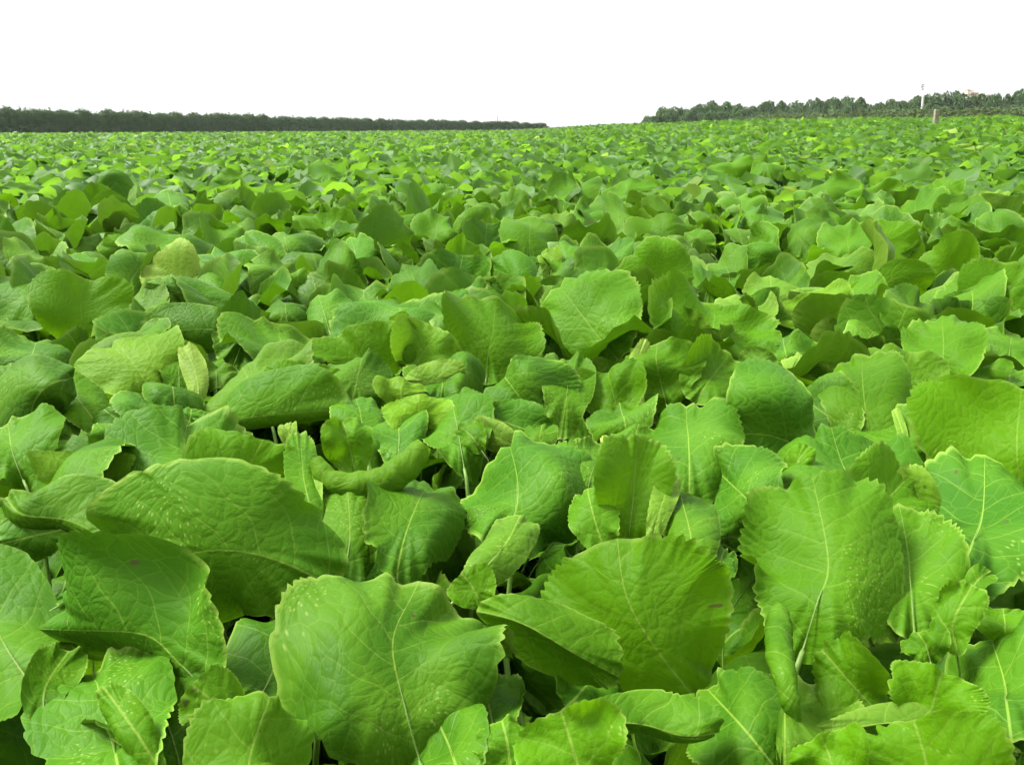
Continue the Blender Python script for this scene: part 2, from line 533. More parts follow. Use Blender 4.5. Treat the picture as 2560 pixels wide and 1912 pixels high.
def rolled_leaf(spine, length, rad, Nref, seed, nu=64, nv=40):
    """a blade rolled up on itself: a scroll of a little over one turn, swelling between its side veins"""
    r = np.random.default_rng(seed)
    u = np.linspace(0, 1, nu)
    idx = u * (len(spine) - 1)
    C = np.stack([np.interp(idx, np.arange(len(spine)), spine[:, k]) for k in range(3)], 1)
    T = np.gradient(C, axis=0); T /= np.linalg.norm(T, axis=1)[:, None]
    N = Nref - (Nref * T).sum(1)[:, None] * T; N /= np.linalg.norm(N, axis=1)[:, None]
    S = np.cross(T, N)
    prof = np.clip(np.sin(np.clip(u * .93 + .035, 0, 1) * math.pi), 0, 1) ** .33 * (0.78 + .3 * u)
    prof *= 1 + .045 * np.cos(2 * math.pi * (u * 7.3 + .2 * np.sin(9 * u))) + .03 * np.sin(17 * u + 1)
    a = np.linspace(R(-150), R(255), nv)
    A, U = np.meshgrid(a, np.arange(nu))
    v = (a - a[0]) / (a[-1] - a[0])
    rr = rad * prof[U] * (1 - .16 * v[None, :]) * (1 + .02 * np.sin(5 * A + U * .35))
    V = C[U] + N[U] * (np.cos(A) * rr)[..., None] + S[U] * (np.sin(A) * rr)[..., None]
    F = []
    for i in range(nu - 1):
        for j in range(nv - 1):
            F.append((i * nv + j, i * nv + j + 1, (i + 1) * nv + j + 1, (i + 1) * nv + j))
    X = np.tile((v - .5) * 5.2 * rad / length, (nu, 1)).ravel(); Y = np.repeat(u, nv)
    k = length / .25
    w1, w2 = .03 * np.sin(23 * Y + 9 * X), .03 * np.sin(19 * X - 13 * Y)
    uv = np.stack([np.abs(X) * k + .02, Y * k, (X + w1) * k, (Y + w2) * k, .5 + .3 * np.sin(9 * Y + 7 * X)], 1)
    return V.reshape(-1, 3), uv, np.zeros(nu * nv), F

# ------------------------------------------------------------------ where the plants stand
def plant_grid(y0, y1, sp, margin=0.5, jit=0.28):
    out = []
    ys = np.arange(y0, y1, sp)
    for y in ys:
        half = y * 0.615 + margin
        xs = np.arange(-half, half, sp) + rng.uniform(0, sp)
        px = xs + rng.normal(0, sp * jit * 0.5, len(xs))
        py = y + rng.normal(0, sp * jit, len(xs))
        out.append(np.stack([px, py], 1))
    return np.concatenate(out)

NEAR_END = 7.6
near = plant_grid(0.72, NEAR_END, 0.375)
near = near[near[:, 1] > 0.62]
near = near[np.argsort(near[:, 1] ** 2 + 0.6 * near[:, 0] ** 2)][:296]
near_z = terrain(near[:, 0], near[:, 1])

# ------------------------------------------------------------------ hand-placed leaves
# (area, spine [(x, y, depth)], half width, (left angles), (right angles), yellow, pale, extra)
# positions are photo pixels of enlarged areas (2.572x); depth in the same unit, + = further away
AREA = {'c4': (0, 1300), 'c5': (850, 1300), 'c6': (1700, 1300), 'c1': (0, 800), 'c2': (850, 800), 'c3': (1700, 800),
        'u1': (0, 200), 'u2': (850, 200), 'u3': (1700, 200)}
KSC = 860.0 / 2212.0
F0 = (0, -12)
HEROES = []
def H(area, spine, W, L=(0, -20), Rr=(0, -20), y=0.1, p=0.0, **kw):
    HEROES.append((area, spine, W, L, Rr, y, p, kw))

# ---- bottom row, left
H('c4', [(1340,1120,0),(1150,920,60),(900,740,60),(300,700,-40)], 620, (-50,-95), (0,15), .1, n='broad pale leaf lying flat with its tip to the left')
H('c4', [(1610,1250,40),(1740,1000,80),(1850,640,200)], 330, (0,-20), (0,-15), .05)
H('c4', [(2150,430,20),(1800,260,-60),(1430,190,-120),(1050,250,-60),(770,330,60)], 510, (-10,-80), (0,-32), .2, dd=-150, n='largest arched leaf drooping towards the viewer near the left')
H('c4', [(300,1180,0),(60,850,40),(-250,330,120)], 400, (0,-20), (0,-40), .15, n='leaf cut by the left edge low in the photo')
H('c4', [(300,1330,0),(290,1080,20),(430,860,40)], 150, (0,40), (0,-30), .2)
H('c4', [(820,1800,-40),(720,1420,40),(600,1000,200)], 440, (0,-15), (0,-10), .15, crum=.04, n='crumpled leaf in the lower left corner')
H('c4', [(1040,1640,-60),(900,1400,-60),(680,1090,0)], 110, (0,-40), (0,-40), .5)
H('c4', [(1180,1650,300),(1050,1250,300),(850,960,350)], 420, (0,-10), (0,-10), .1)
H('c4', [(1600,1950,0),(1600,1580,20),(1690,1230,80)], 400, (0,-15), (0,-25), .45, n='yellowish round leaf cut by the bottom edge left of centre')
H('c4', [(1360,1360,-30),(1390,1200,-10),(1240,1060,0)], 190, (0,30), (0,30), .6)
H('c4', [(600,340,0),(650,200,0),(640,50,60)], 180, (0,15), (0,15), .6)
H('c4', [(400,540,60),(580,420,60),(770,290,80)], 120, (0,-20), (0,-20), .1)
H('c4', [(560,480,30),(690,400,20),(800,330,20)], 80, (0,-20), (0,-20), .3, .3)
# ---- bottom row, centre
H('c5', [(540,1640,-60),(420,1210,0),(340,780,60),(480,460,160)], 880, (0,-24), (4,-14), .1, fold=1, arch=.55, n='biggest rounded leaf at the bottom centre with a pale forked vein')
H('c5', [(850,560,40),(1180,670,-20),(1500,850,-40),(1810,1015,-20)], 310, (-25,-62), (-62,-15), .45, 0, dd=-260, fold=1, n='leaf folded along a pale ridge right of the biggest one')
H('c5', [(2260,1120,0),(2030,820,0),(1860,500,20),(1800,155,60)], 590, (0,-18), (0,-12), .65, n='large bright translucent fan leaf with scalloped top edge')
H('c5', [(1010,1420,60),(960,1200,80),(920,985,120)], 240, (0,-20), (0,-20), .1, crum=.04)
H('c5', [(800,1780,0),(720,1500,40),(610,1250,100)], 280, (0,-20), (0,-20), .1, crum=.045, n='crumpled dark leaf beside the forked vein at the bottom')
H('c5', [(1100,1660,-40),(1080,1450,-20),(1040,1285,0)], 200, (0,-10), (0,-20), .5)
H('c5', [(1560,1680,-60),(1490,1450,-40),(1420,1230,0)], 340, (0,-20), (0,20), .75, n='yellow toothed leaf at the bottom edge right of centre')
H('c5', [(1480,1300,20),(1900,1310,-40),(2200,1385,-40),(2480,1350,0)], 300, (-20,-60), (-55,-100), .25, 0, dd=-120, fold=1)
H('c5', [(1450,1200,250),(1550,1100,250),(1650,960,300)], 300, (0,-10), (0,-10), .05)
H('c5', [(780,480,-60),(950,290,-60),(1080,130,-60),(1160,-30,-40)], 140, (0,-50), (0,-30), .2, .1, dd=-120, n='narrow pale leaf leaning in front of the big dome leaf')
H('c5', [(910,540,0),(850,430,0),(790,350,20)], 150, (0,15), (0,15), .6, dd=-60)
# ---- bottom row, right
H('c6', [(650,1640,40),(420,1350,60),(180,1090,120)], 350, (0,-20), (0,-30), .1, n='pale leaf beneath the finger-like roll')
H('c6', [(740,1290,40),(690,1070,-30),(640,820,-30),(640,570,0)], 330, (0,-215), (0,-215), .3, dd=-420, roll=100, tooth=.01, rect=.22, w1=1.0, crum=-.05, n='leaf rolled into an upright finger at the lower right')
H('c6', [(670,1660,0),(670,1300,0),(700,960,60)], 480, (-70,-110), (0,-42), .15, .05, dd=-100)
H('c6', [(620,1300,100),(520,1130,120),(470,955,160)], 180, (0,-10), (0,-20), .15)
H('c6', [(1320,1280,80),(1080,1030,100),(930,850,140)], 240, (0,10), (0,10), .5)
H('c6', [(1610,910,60),(1580,800,60),(1530,725,80)], 150, (0,-10), (0,-20), .4)
H('c6', [(1780,840,0),(1760,650,0),(1870,430,20)], 130, (0,-20), (0,30), .6, crum=.05)
H('c6', [(2080,790,40),(2090,690,40),(2080,570,80)], 190, (0,-10), (0,-10), .6)
H('c6', [(2120,1440,0),(2085,1080,20),(2000,760,160)], 600, (0,-30), (0,-20), .1, n='large smooth leaf with pale midrib in the lower right corner')
H('c6', [(1600,1310,-60),(1640,1130,-60),(1680,985,-40)], 260, (0,-20), (0,-20), .8, dd=-80, n='torn bright yellow-green leaf low on the right')
H('c6', [(1000,1680,-60),(960,1510,-40),(900,1380,0)], 230, (0,-10), (0,-10), .8)
H('c6', [(1620,1850,-60),(1580,1550,-40),(1500,1275,0)], 470, (0,-20), (0,-15), .85, bites=2, n='bright yellow leaf with dark insect holes in the bottom right corner')
H('c6', [(800,1400,20),(1500,1300,0),(2240,1460,20)], 190, (-20,-60), (-50,-95), .35, .2, dd=60, fold=1)
H('c6', [(780,870,0),(880,540,0),(950,260,20),(850,-280,80)], 490, (0,-18), (0,-45), .45, n='large upright leaf with forked veins on the right')
H('c6', [(1510,730,40),(1480,400,60),(1420,-60,120)], 340, (0,15), (0,-20), .4, n='upright leaf right of the one with forked veins')
H('c6', [(270,440,120),(250,320,120),(290,180,140)], 110, (0,-10), (0,-20), .15)
H('c6', [(1850,480,-10),(1920,380,-10),(1990,330,0)], 70, (0,20), (0,20), .5)

# ---- middle row, left
H('c1', [(560,1300,20),(400,1120,80),(240,950,200)], 430, (0,25), (0,-25), .15, n='curled leaf with a rolled front rim at the left edge')
H('c1', [(30,1140,40),(150,1250,-40),(450,1290,-60),(800,1430,-20)], 340, (-5,-50), (-20,-185),   .15, 0, dd=-120, tooth=.04, w1=1.0)
H('c1', [(440,1340,40),(200,1390,20),(-20,1440,20)], 140, (0,-20), (0,-30), .15, dd=-40)
H('c1', [(1130,1360,60),(1180,1010,0),(1200,690,160)], 420, (0,-40), (0,-35), .12, n='domed leaf behind the largest arched leaf')
H('c1', [(1660,1270,-40),(1600,1000,-20),(1690,770,20)], 310, (0,-20), (0,-30), .6)
H('c1', [(1940,1570,-60),(1990,1250,-60),(1950,1000,-60),(1930,740,-60)], 105, (0,30), (0,-50), .35, n='narrow twisted upright leaf left of the tube leaf')
H('c1', [(2040,1430,-80),(2020,1200,-80),(2020,960,-80)], 48, (0,-30), (0,-30), .4, .35)
H('c1', [(1880,820,-60),(1860,740,-60),(1850,670,-60)], 50, (0,30), (0,30), .5, .4)
H('c1', [(1720,620,0),(1630,450,60),(1560,300,180)], 360, (0,-20), (0,0), .2, .1, n='leaf with a thick rolled lip left of centre')
H('c1', [(1270,560,60),(1400,640,-60),(1800,605,-60),(2240,570,20)], 330, (-5,-60), (-15,-190), .25, 0, dd=-140, tooth=.03, w1=1.0)
H('c1', [(1930,570,0),(1960,420,0),(1980,270,20)], 195, (0,-20), (0,-20), .6)
H('c1', [(1830,330,0),(1810,180,0),(1790,40,30)], 275, (0,-22), (0,-22), .25, n='round upright leaf with a pale midrib left of centre')
H('c1', [(980,480,0),(880,310,0),(760,150,40)], 270, (0,10), (0,10), .5, back=1, n='translucent arched leaf with a pale rim on the left')
H('c1', [(485,320,20),(640,220,0),(850,150,0),(1160,205,20)], 130, (-20,-80), (-60,-110), .3, .15, dd=-60, fold=1)
H('c1', [(480,370,150),(300,430,0),(200,600,-40),(258,810,-20)], 270, (-20,-75), (-20,-75), .05, n='blunt drooping leaf at the left edge')
H('c1', [(650,710,0),(520,530,0),(365,365,20)], 120, (0,-20), (0,-20), .5)
H('c1', [(870,700,20),(760,640,20),(655,565,40)], 140, (0,-20), (0,-20), .1, crum=.045)
H('c1', [(900,770,60),(970,650,60),(1010,530,100)], 210, (0,-20), (0,-20), .1)
H('c1', [(1190,700,40),(1220,640,40),(1230,585,60)], 110, (0,-20), (0,-20), .15)
H('c1', [(1130,630,40),(1120,520,40),(1110,415,60)], 135, (0,-25), (0,-25), .05, crum=.06)
H('c1', [(1160,470,0),(1150,340,0),(1160,215,20)], 98, (0,15), (0,15), .4)
H('c1', [(1040,430,-20),(1050,300,-20),(1065,175,0)], 45, (0,-30), (0,-30), .4, .7)
H('c1', [(1260,550,-20),(1270,400,-20),(1200,180,0)], 60, (0,-30), (0,-30), .4, .6)
H('c1', [(150,1030,20),(80,850,30),(50,670,80)], 250, (0,-20), (0,-20), .35)
H('c1', [(520,1090,0),(520,960,0),(530,850,20)], 235, (0,10), (0,10), .6, back=1)
H('c1', [(590,880,0),(700,800,0),(790,735,20)], 110, (0,-20), (0,-20), .2)
H('c1', [(160,370,60),(200,240,60),(230,145,100)], 230, (0,-20), (0,-20), .05)
H('c1', [(260,430,0),(250,350,0),(250,285,20)], 92, (0,-30), (0,-30), .15)
H('c1', [(60,490,20),(60,390,20),(70,290,40)], 115, (0,-30), (0,-30), .15)
H('c1', [(1560,70,0),(1250,60,-20),(940,95,0)], 130, (0,-40), (0,-40), .1)
H('c1', [(1500,300,40),(1560,150,40),(1660,0,60)], 175, (0,-20), (0,-20), .1)
H('c1', [(900,190,20),(880,130,30),(850,75,60)], 165, (0,-30), (0,-30), .2)
H('c1', [(1390,420,20),(1390,340,20),(1390,272,60)], 130, (0,-30), (0,-30), .25, .1)
# ---- middle row, centre
H('c2', [(1110,1470,60),(1130,1220,40),(1130,1000,0),(1100,820,120)], 480, (0,-35), (0,-42), .08, n='big dome-shaped leaf in the centre with a bitten speck')
H('c2', [(350,1680,100),(430,1350,60),(570,1030,120)], 320, (0,-20), (0,-20), .1, n='smooth leaf left of the big dome leaf')
H('c2', [(-20,1740,40),(60,1450,20),(50,1110,60)], 240, (0,-20), (0,-75), .12)
H('c2', [(-160,900,60),(-70,1030,0),(100,1075,-20),(280,1040,-20),(430,940,-20),(545,800,0)], 350, (0,-215), (0,-215), .75, .12, dd=-420, roll=104, tooth=.005, rect=.16, w1=1.0, crum=-.05, n='leaf rolled into a thick curved tube left of centre')
H('c2', [(100,980,0),(60,810,0),(20,645,20)], 130, (0,-20), (0,-40), .6)
H('c2', [(180,930,40),(150,710,40),(110,490,60)], 150, (0,-20), (0,-20), .15)
H('c2', [(520,760,0),(510,620,0),(500,485,20)], 175, (0,10), (0,10), .65, back=1)
H('c2', [(370,930,120),(380,760,120),(370,600,140)], 150, (0,-10), (0,-10), .05)
H('c2', [(800,960,20),(760,720,20),(715,510,60)], 195, (0,-15), (0,-35), .2, n='jagged pale leaf above the big dome leaf')
H('c2', [(1195,835,20),(1030,765,10),(865,685,10)], 75, (0,-30), (0,-20), .3, .25, dd=-60)
H('c2', [(910,840,0),(840,740,0),(770,690,0)], 80, (0,-20), (0,-20), .4, dd=-60)
H('c2', [(1020,320,100),(1130,460,0),(1275,665,-40)], 260, (-5,-55), (-5,-35), .05, n='leaf folded like a tent in the centre')
H('c2', [(880,590,60),(1100,670,40),(1350,750,40)], 130, (0,-20), (0,-20), .1, dd=-40)
H('c2', [(1270,880,40),(1280,770,40),(1300,675,60)], 85, (0,-20), (0,-20), .4)
H('c2', [(1190,410,40),(1230,330,40),(1265,265,60)], 115, (0,-20), (0,-20), .6, .4)
H('c2', [(940,390,0),(950,240,0),(985,60,20),(1000,-135,70)], 262, (0,-10), (0,-20), .55, n='tall round upright leaf with a pale midrib at the centre')
H('c2', [(450,345,0),(540,205,0),(625,80,30)], 190, (0,15), (0,-40), .6, .1)
H('c2', [(640,530,30),(660,380,30),(640,230,70)], 195, (0,-22), (0,-30), .12)
H('c2', [(430,405,0),(600,395,-10),(795,380,0)], 85, (0,-60), (0,-70), .3, .25, dd=-80)
H('c2', [(400,200,40),(390,60,40),(380,-105,90)], 335, (0,-22), (0,-22), .12)
H('c2', [(120,390,0),(150,260,0),(100,60,30)], 290, (0,-18), (0,-18), .65)
H('c2', [(60,580,20),(100,430,20),(130,300,60)], 175, (0,-22), (0,-22), .1)
H('c2', [(400,530,0),(390,450,0),(400,380,20)], 135, (0,10), (0,10), .5, back=1)
H('c2', [(1795,280,0),(1610,40,20),(1440,-190,60)], 320, (0,-10), (0,-15), .4, n='large leaf with a bold midrib right of centre')
H('c2', [(2100,540,0),(2050,340,0),(2030,145,30)], 235, (0,10), (0,-10), .55)
H('c2', [(1935,575,-30),(1890,370,-30),(1985,135,-20)], 48, (0,-40), (0,-30), .4, .55, dd=-50)
H('c2', [(1800,620,20),(1750,450,20),(1710,310,40)], 185, (0,-15), (0,-15), .55)
H('c2', [(1420,740,20),(1460,460,20),(1480,230,50)], 140, (0,-15), (0,-25), .35)
H('c2', [(1840,1500,0),(1880,1200,0),(1900,950,0),(1920,740,20)], 235, (0,-12), (0,-30), .65, n='tall bright rectangular leaf right of the big dome leaf')
H('c2', [(2000,1460,-40),(2050,1250,-40),(2140,1000,-20)], 75, (0,-30), (0,-30), .4, .25, dd=-30)
H('c2', [(1715,815,-20),(1705,780,-20),(1690,745,-20)], 22, (0,-20), (0,-20), .2, 1.0, dd=-20)
H('c2', [(1850,780,60),(1830,650,60),(1800,550,90)], 185, (0,-20), (0,-20), .1)
H('c2', [(1900,820,20),(1900,750,20),(1920,685,40)], 120, (0,-20), (0,-20), .25)
H('c2', [(1580,1170,80),(1620,980,80),(1690,850,120)], 140, (0,-20), (0,-20), .12)
H('c2', [(1710,1500,60),(1640,1290,60),(1600,1100,90)], 160, (0,-20), (0,-30), .45)
H('c2', [(1420,930,100),(1400,860,100),(1380,790,110)], 60, (0,-20), (0,-20), .4, crum=.06)
H('c2', [(1560,930,100),(1540,850,100),(1550,770,110)], 60, (0,-20), (0,-20), .4, crum=.06)
# ---- middle row, right
H('c3', [(60,1200,60),(60,900,0),(40,590,140)], 265, (0,-35), (0,-30), .15, n='domed pale leaf beside the tall rectangular one')
H('c3', [(840,840,60),(580,745,-20),(305,735,-20)], 340, (0,-35), (-10,-65), .12, n='puckered dome leaf with a folded front on the right')
H('c3', [(1110,780,40),(950,620,30),(760,490,60)], 200, (0,-20), (0,-30), .12, crum=.04)
H('c3', [(1250,900,20),(1190,560,0),(1170,235,40)], 220, (0,-25), (0,15), .4, n='upright leaf with a ragged pale rim right of centre')
H('c3', [(1390,970,60),(1390,760,60),(1400,560,80)], 210, (0,-10), (0,-10), .4)
H('c3', [(1470,900,-10),(1430,720,-10),(1385,580,-10)], 24, (0,-20), (0,-20), .4, .3)
H('c3', [(980,480,-20),(960,350,-20),(930,235,0)], 150, (0,-25), (0,-25), .8, .12, n='small heart-shaped yellow leaf right of centre')
H('c3', [(640,375,0),(510,330,0),(365,305,20)], 115, (0,-20), (0,-20), .2, .1)
H('c3', [(700,290,40),(680,210,40),(660,125,80)], 185, (0,-20), (0,-20), .2)
H('c3', [(950,260,20),(940,190,20),(930,115,50)], 135, (0,-20), (0,-20), .5)
H('c3', [(760,345,0),(760,280,0),(770,225,30)], 90, (0,-20), (0,-20), .25, .3)
H('c3', [(740,440,0),(740,385,0),(745,335,20)], 110, (0,10), (0,10), .6, back=1)
H('c3', [(1400,450,0),(1450,330,0),(1485,210,30)], 195, (0,-20), (0,-20), .6, .08)
H('c3', [(1650,510,0),(1690,250,0),(1690,-50,40)], 190, (0,-10), (0,-35), .5, n='tall leaf with a glowing right rim on the right')
H('c3', [(1280,250,40),(1450,110,40),(1610,-70,80)], 205, (0,-20), (0,-20), .15)
H('c3', [(1095,280,20),(1200,140,20),(1310,-50,60)], 125, (0,-20), (0,-20), .2, .08)
H('c3', [(185,290,0),(215,60,0),(240,-130,50)], 340, (0,-15), (0,-15), .5)
H('c3', [(100,530,0),(180,400,0),(320,225,20)], 185, (0,40), (0,-20), .5)
H('c3', [(2190,1100,-20),(2165,800,-20),(2195,450,40)], 500, (0,-12), (0,-12), .85, n='big glowing yellow-green leaf cut by the right edge')
H('c3', [(1740,1700,60),(1920,1320,40),(1960,900,140)], 490, (0,-12), (0,-12), .0, crum=.03, n='large dark puckered leaf at the right edge')
H('c3', [(1140,1240,20),(1080,1010,20),(985,750,100)], 380, (0,-18), (0,-22), .1, n='clean fan leaf with sharp teeth on the right')
H('c3', [(680,1040,-10),(740,930,-10),(825,810,0)], 65, (0,-20), (0,-20), .8)
H('c3', [(590,1300,20),(430,1150,0),(195,920,50)], 255, (0,-22), (0,-30), .08, n='elongated leaf leaning left beside the toothed fan leaf')
H('c3', [(1190,1440,0),(1300,1200,0),(1490,985,40)], 280, (0,-15), (0,-20), .5)
H('c3', [(1580,1300,-30),(1530,1130,-30),(1395,970,-10)], 105, (0,-20), (0,-20), .8, .2)
H('c3', [(70,1680,0),(70,1400,0),(5,1150,40)], 140, (0,-60), (0,-60), .12, tooth=.01)
H('c3', [(1640,480,60),(1560,490,40),(1390,590,40)], 60, (0,-30), (0,-30), .5)
H('c3', [(1900,620,60),(1930,540,60),(1980,430,80)], 150, (0,-20), (0,-20), .5)
H('c3', [(1930,420,20),(1930,370,20),(1920,315,50)], 150, (0,-20), (0,-20), .5)
H('c3', [(2110,330,20),(2120,200,20),(2140,60,60)], 150, (0,-20), (0,-25), .2)
H('c3', [(1950,300,0),(1900,200,0),(1840,110,20)], 70, (0,-40), (0,-20), .4)
H('c3', [(2120,440,30),(2120,390,30),(2120,345,60)], 150, (0,-30), (0,-30), .15)

# ---- upper row
H('u1', [(1150,1270,20),(1150,1130,10),(1150,1000,80)], 255, (0,-35), (0,-35), .15, n='broad domed leaf in the left middle distance')
H('u1', [(1140,1390,0),(1110,1250,0),(1025,1120,30)], 150, (0,-20), (0,-20), .6, .55, n='pale yellow leaf with strong veins in the left middle distance')
H('u1', [(800,1410,20),(850,1280,20),(950,1150,50)], 135, (0,-20), (0,-20), .12)
H('u1', [(1330,1430,40),(1310,1300,40),(1290,1175,60)], 125, (0,-20), (0,-20), .05)
H('u1', [(960,1610,0),(900,1500,0),(860,1395,40)], 145, (0,-30), (0,-30), .2, .1)
H('u1', [(960,1360,20),(1180,1370,-10),(1480,1540,-10)], 95, (0,-60), (0,-50), .12, dd=-40)
H('u1', [(1660,1410,20),(1530,1290,20),(1370,1135,60)], 175, (0,-20), (0,-20), .05)
H('u1', [(1830,1240,20),(1680,1150,0),(1510,1110,30)], 115, (0,-40), (0,-50), .2)
H('u1', [(1650,1410,20),(1720,1300,20),(1820,1195,60)], 135, (0,-25), (0,-25), .15, .08)
H('u1', [(1900,1430,0),(1910,1320,0),(1920,1220,20)], 120, (0,-20), (0,-20), .6)
H('u1', [(2300,1430,20),(2150,1300,20),(2030,1200,60)], 180, (0,-25), (0,-25), .08)
H('u1', [(1850,1590,20),(1840,1500,0),(1830,1440,40)], 115, (0,-40), (0,-40), .15)
H('u1', [(2120,1620,20),(2080,1490,0),(2050,1395,40)], 145, (0,-40), (0,-40), .15)
H('u1', [(1870,1190,20),(1840,1060,20),(1820,960,60)], 190, (0,-25), (0,-25), .12)
H('u1', [(830,1220,0),(820,1110,0),(800,1005,20)], 130, (0,-20), (0,-20), .65)
H('u1', [(250,1620,20),(240,1430,20),(300,1280,60)], 205, (0,-20), (0,-20), .25)
H('u1', [(540,1680,0),(520,1430,0),(550,1265,30)], 225, (0,-15), (0,-20), .7, n='round glowing leaf at the left in the middle distance')
H('u1', [(1400,1150,0),(1420,1030,0),(1450,915,20)], 115, (0,-20), (0,-20), .4)
H('u1', [(2080,1060,0),(2090,950,0),(2100,845,20)], 155, (0,-20), (0,-20), .55)
H('u1', [(610,1260,20),(610,1200,20),(620,1135,50)], 110, (0,-20), (0,-20), .2)
H('u1', [(430,1330,0),(250,1270,0),(100,1320,20)], 70, (0,-40), (0,-40), .4)
H('u1', [(170,1240,0),(170,1150,0),(180,1060,30)], 110, (0,-20), (0,-20), .4, .1)
H('u1', [(1120,930,20),(1100,820,10),(1075,700,40)], 110, (0,-30), (0,-40), .1, n='pointed folded leaf standing up in the left distance')
H('u1', [(640,780,20),(730,650,0),(830,790,20)], 50, (0,-20), (0,-60), .05)
H('u1', [(1500,690,0),(1490,640,0),(1490,580,20)], 100, (0,-20), (0,-20), .6)
H('u1', [(2110,670,0),(2110,610,0),(2115,555,20)], 90, (0,-20), (0,-20), .3)
H('u1', [(330,920,0),(330,870,0),(320,835,10)], 45, (0,-20), (0,-20), .8, .5)
H('u2', [(170,1200,20),(280,1080,0),(450,990,40)], 170, (0,-20), (0,-50), .2, n='hooded leaf left of centre in the middle distance')
H('u2', [(310,1210,-20),(310,1140,-20),(300,1075,0)], 70, (0,-20), (0,-20), .8, .1)
H('u2', [(620,1090,0),(620,970,0),(645,865,20)], 122, (0,-18), (0,-18), .45)
H('u2', [(740,1060,20),(860,960,0),(990,920,20)], 90, (0,20), (0,-60), .35)
H('u2', [(1230,1230,0),(1220,1080,0),(1215,900,30)], 152, (0,-15), (0,-15), .35, n='single round leaf standing upright at the centre of the middle distance')
H('u2', [(740,1290,0),(790,1160,0),(855,1040,20)], 112, (0,15), (0,-40), .65)
H('u2', [(580,1450,20),(500,1330,0),(440,1205,50)], 115, (0,-40), (0,-40), .15)
H('u2', [(850,1510,20),(830,1420,0),(830,1345,50)], 155, (0,-35), (0,-35), .12)
H('u2', [(240,1590,20),(240,1500,0),(230,1425,50)], 155, (0,-35), (0,-35), .15)
H('u2', [(1200,1380,20),(1120,1280,0),(990,1215,40)], 115, (0,-45), (0,-45), .2)
H('u2', [(1410,1000,0),(1410,930,0),(1400,865,30)], 95, (0,-30), (0,-20), .5, .2)
H('u2', [(1480,1280,0),(1460,1170,0),(1430,1080,40)], 100, (0,-25), (0,-25), .2)
H('u2', [(1340,1250,-10),(1350,1160,-10),(1340,1080,0)], 60, (0,-20), (0,-20), .8, .3)
H('u2', [(1800,1020,0),(1790,900,0),(1780,800,40)], 182, (0,-25), (0,-25), .25)
H('u2', [(2060,1110,0),(2070,990,0),(2090,880,30)], 195, (0,-20), (0,-20), .6)
H('u2', [(1590,1010,20),(1590,920,20),(1590,835,40)], 80, (0,-25), (0,-25), .08)
H('u2', [(1760,1260,20),(1740,1150,10),(1720,1050,70)], 165, (0,-30), (0,-30), .12)
H('u2', [(1080,900,0),(1080,810,0),(1080,725,20)], 105, (0,-20), (0,-20), .35)
H('u2', [(1430,1500,20),(1420,1410,20),(1410,1345,60)], 135, (0,-30), (0,-30), .2, .1)
H('u2', [(2190,1480,0),(2080,1370,0),(1960,1260,10),(1840,1160,50)], 235, (0,-10), (0,-20), .6, n='tall leaf with a bold diagonal midrib right of centre')
H('u2', [(1560,1700,0),(1560,1500,0),(1580,1350,40)], 210, (0,-15), (0,-15), .5)
H('u2', [(1490,870,0),(1500,750,0),(1510,640,30)], 130, (0,-20), (0,-20), .3)
H('u2', [(1870,790,0),(1850,720,0),(1840,650,20)], 140, (0,-20), (0,-20), .5)
H('u2', [(380,950,0),(370,860,0),(350,750,20)], 90, (0,-20), (0,-20), .5)
H('u2', [(210,900,0),(205,820,0),(200,735,20)], 75, (0,-20), (0,-20), .7)
H('u2', [(640,790,20),(630,750,20),(640,690,30)], 110, (0,-25), (0,-25), .25)
H('u2', [(860,950,10),(840,870,0),(830,800,40)], 130, (0,-30), (0,-30), .15, .08)
H('u2', [(1700,1330,20),(1640,1290,20),(1560,1250,40)], 80, (0,-35), (0,-35), .2)
H('u2', [(1500,1320,20),(1400,1340,0),(1290,1370,10)], 60, (0,-35), (0,-35), .12)
H('u2', [(100,1300,20),(90,1110,10),(70,1020,50)], 120, (0,-30), (0,-30), .12)
H('u3', [(330,1360,20),(310,1240,0),(260,1135,50)], 125, (0,-35), (0,-35), .1)
H('u3', [(150,1460,20),(180,1330,10),(210,1225,50)], 135, (0,-30), (0,-30), .15)
H('u3', [(1090,1190,0),(1080,1060,0),(1055,940,20)], 142, (0,-15), (0,-15), .4, n='smooth round leaf standing upright on the right in the middle distance')
H('u3', [(1310,1180,0),(1320,1030,0),(1335,900,20)], 155, (0,-15), (0,-15), .75)
H('u3', [(1810,1300,0),(1720,1160,0),(1660,1045,30)], 155, (0,-20), (0,-20), .75, n='glowing yellow-green leaf far right in the middle distance')
H('u3', [(2060,1600,0),(2080,1370,0),(2100,1170,40)], 200, (0,15), (0,-15), .6)
H('u3', [(1850,1640,20),(1880,1420,20),(1850,1255,50)], 180, (0,10), (0,10), .3)
H('u3', [(1235,1400,20),(1400,1270,0),(1600,1310,20)], 90, (0,-20), (0,-60), .55, n='hooded leaf over a dark hollow on the right')
H('u3', [(900,1570,0),(850,1460,0),(800,1370,20)], 195, (0,10), (0,10), .55, back=1)
H('u3', [(720,1380,0),(900,1400,-10),(1110,1490,0)], 50, (0,-50), (0,-40), .2, .15, dd=-30)
H('u3', [(1000,1310,10),(1010,1240,0),(1000,1160,60)], 175, (0,-30), (0,-30), .25, .12)
H('u3', [(1160,1540,20),(1130,1410,20),(1080,1300,50)], 155, (0,-20), (0,-20), .45)
H('u3', [(600,1490,0),(590,1390,0),(580,1285,40)], 135, (0,-25), (0,-25), .4, .15)
H('u3', [(430,1590,0),(430,1500,0),(410,1415,50)], 150, (0,-30), (0,-30), .3, .2)
H('u3', [(820,1140,0),(800,1060,0),(720,980,40)], 110, (0,-30), (0,-40), .25)
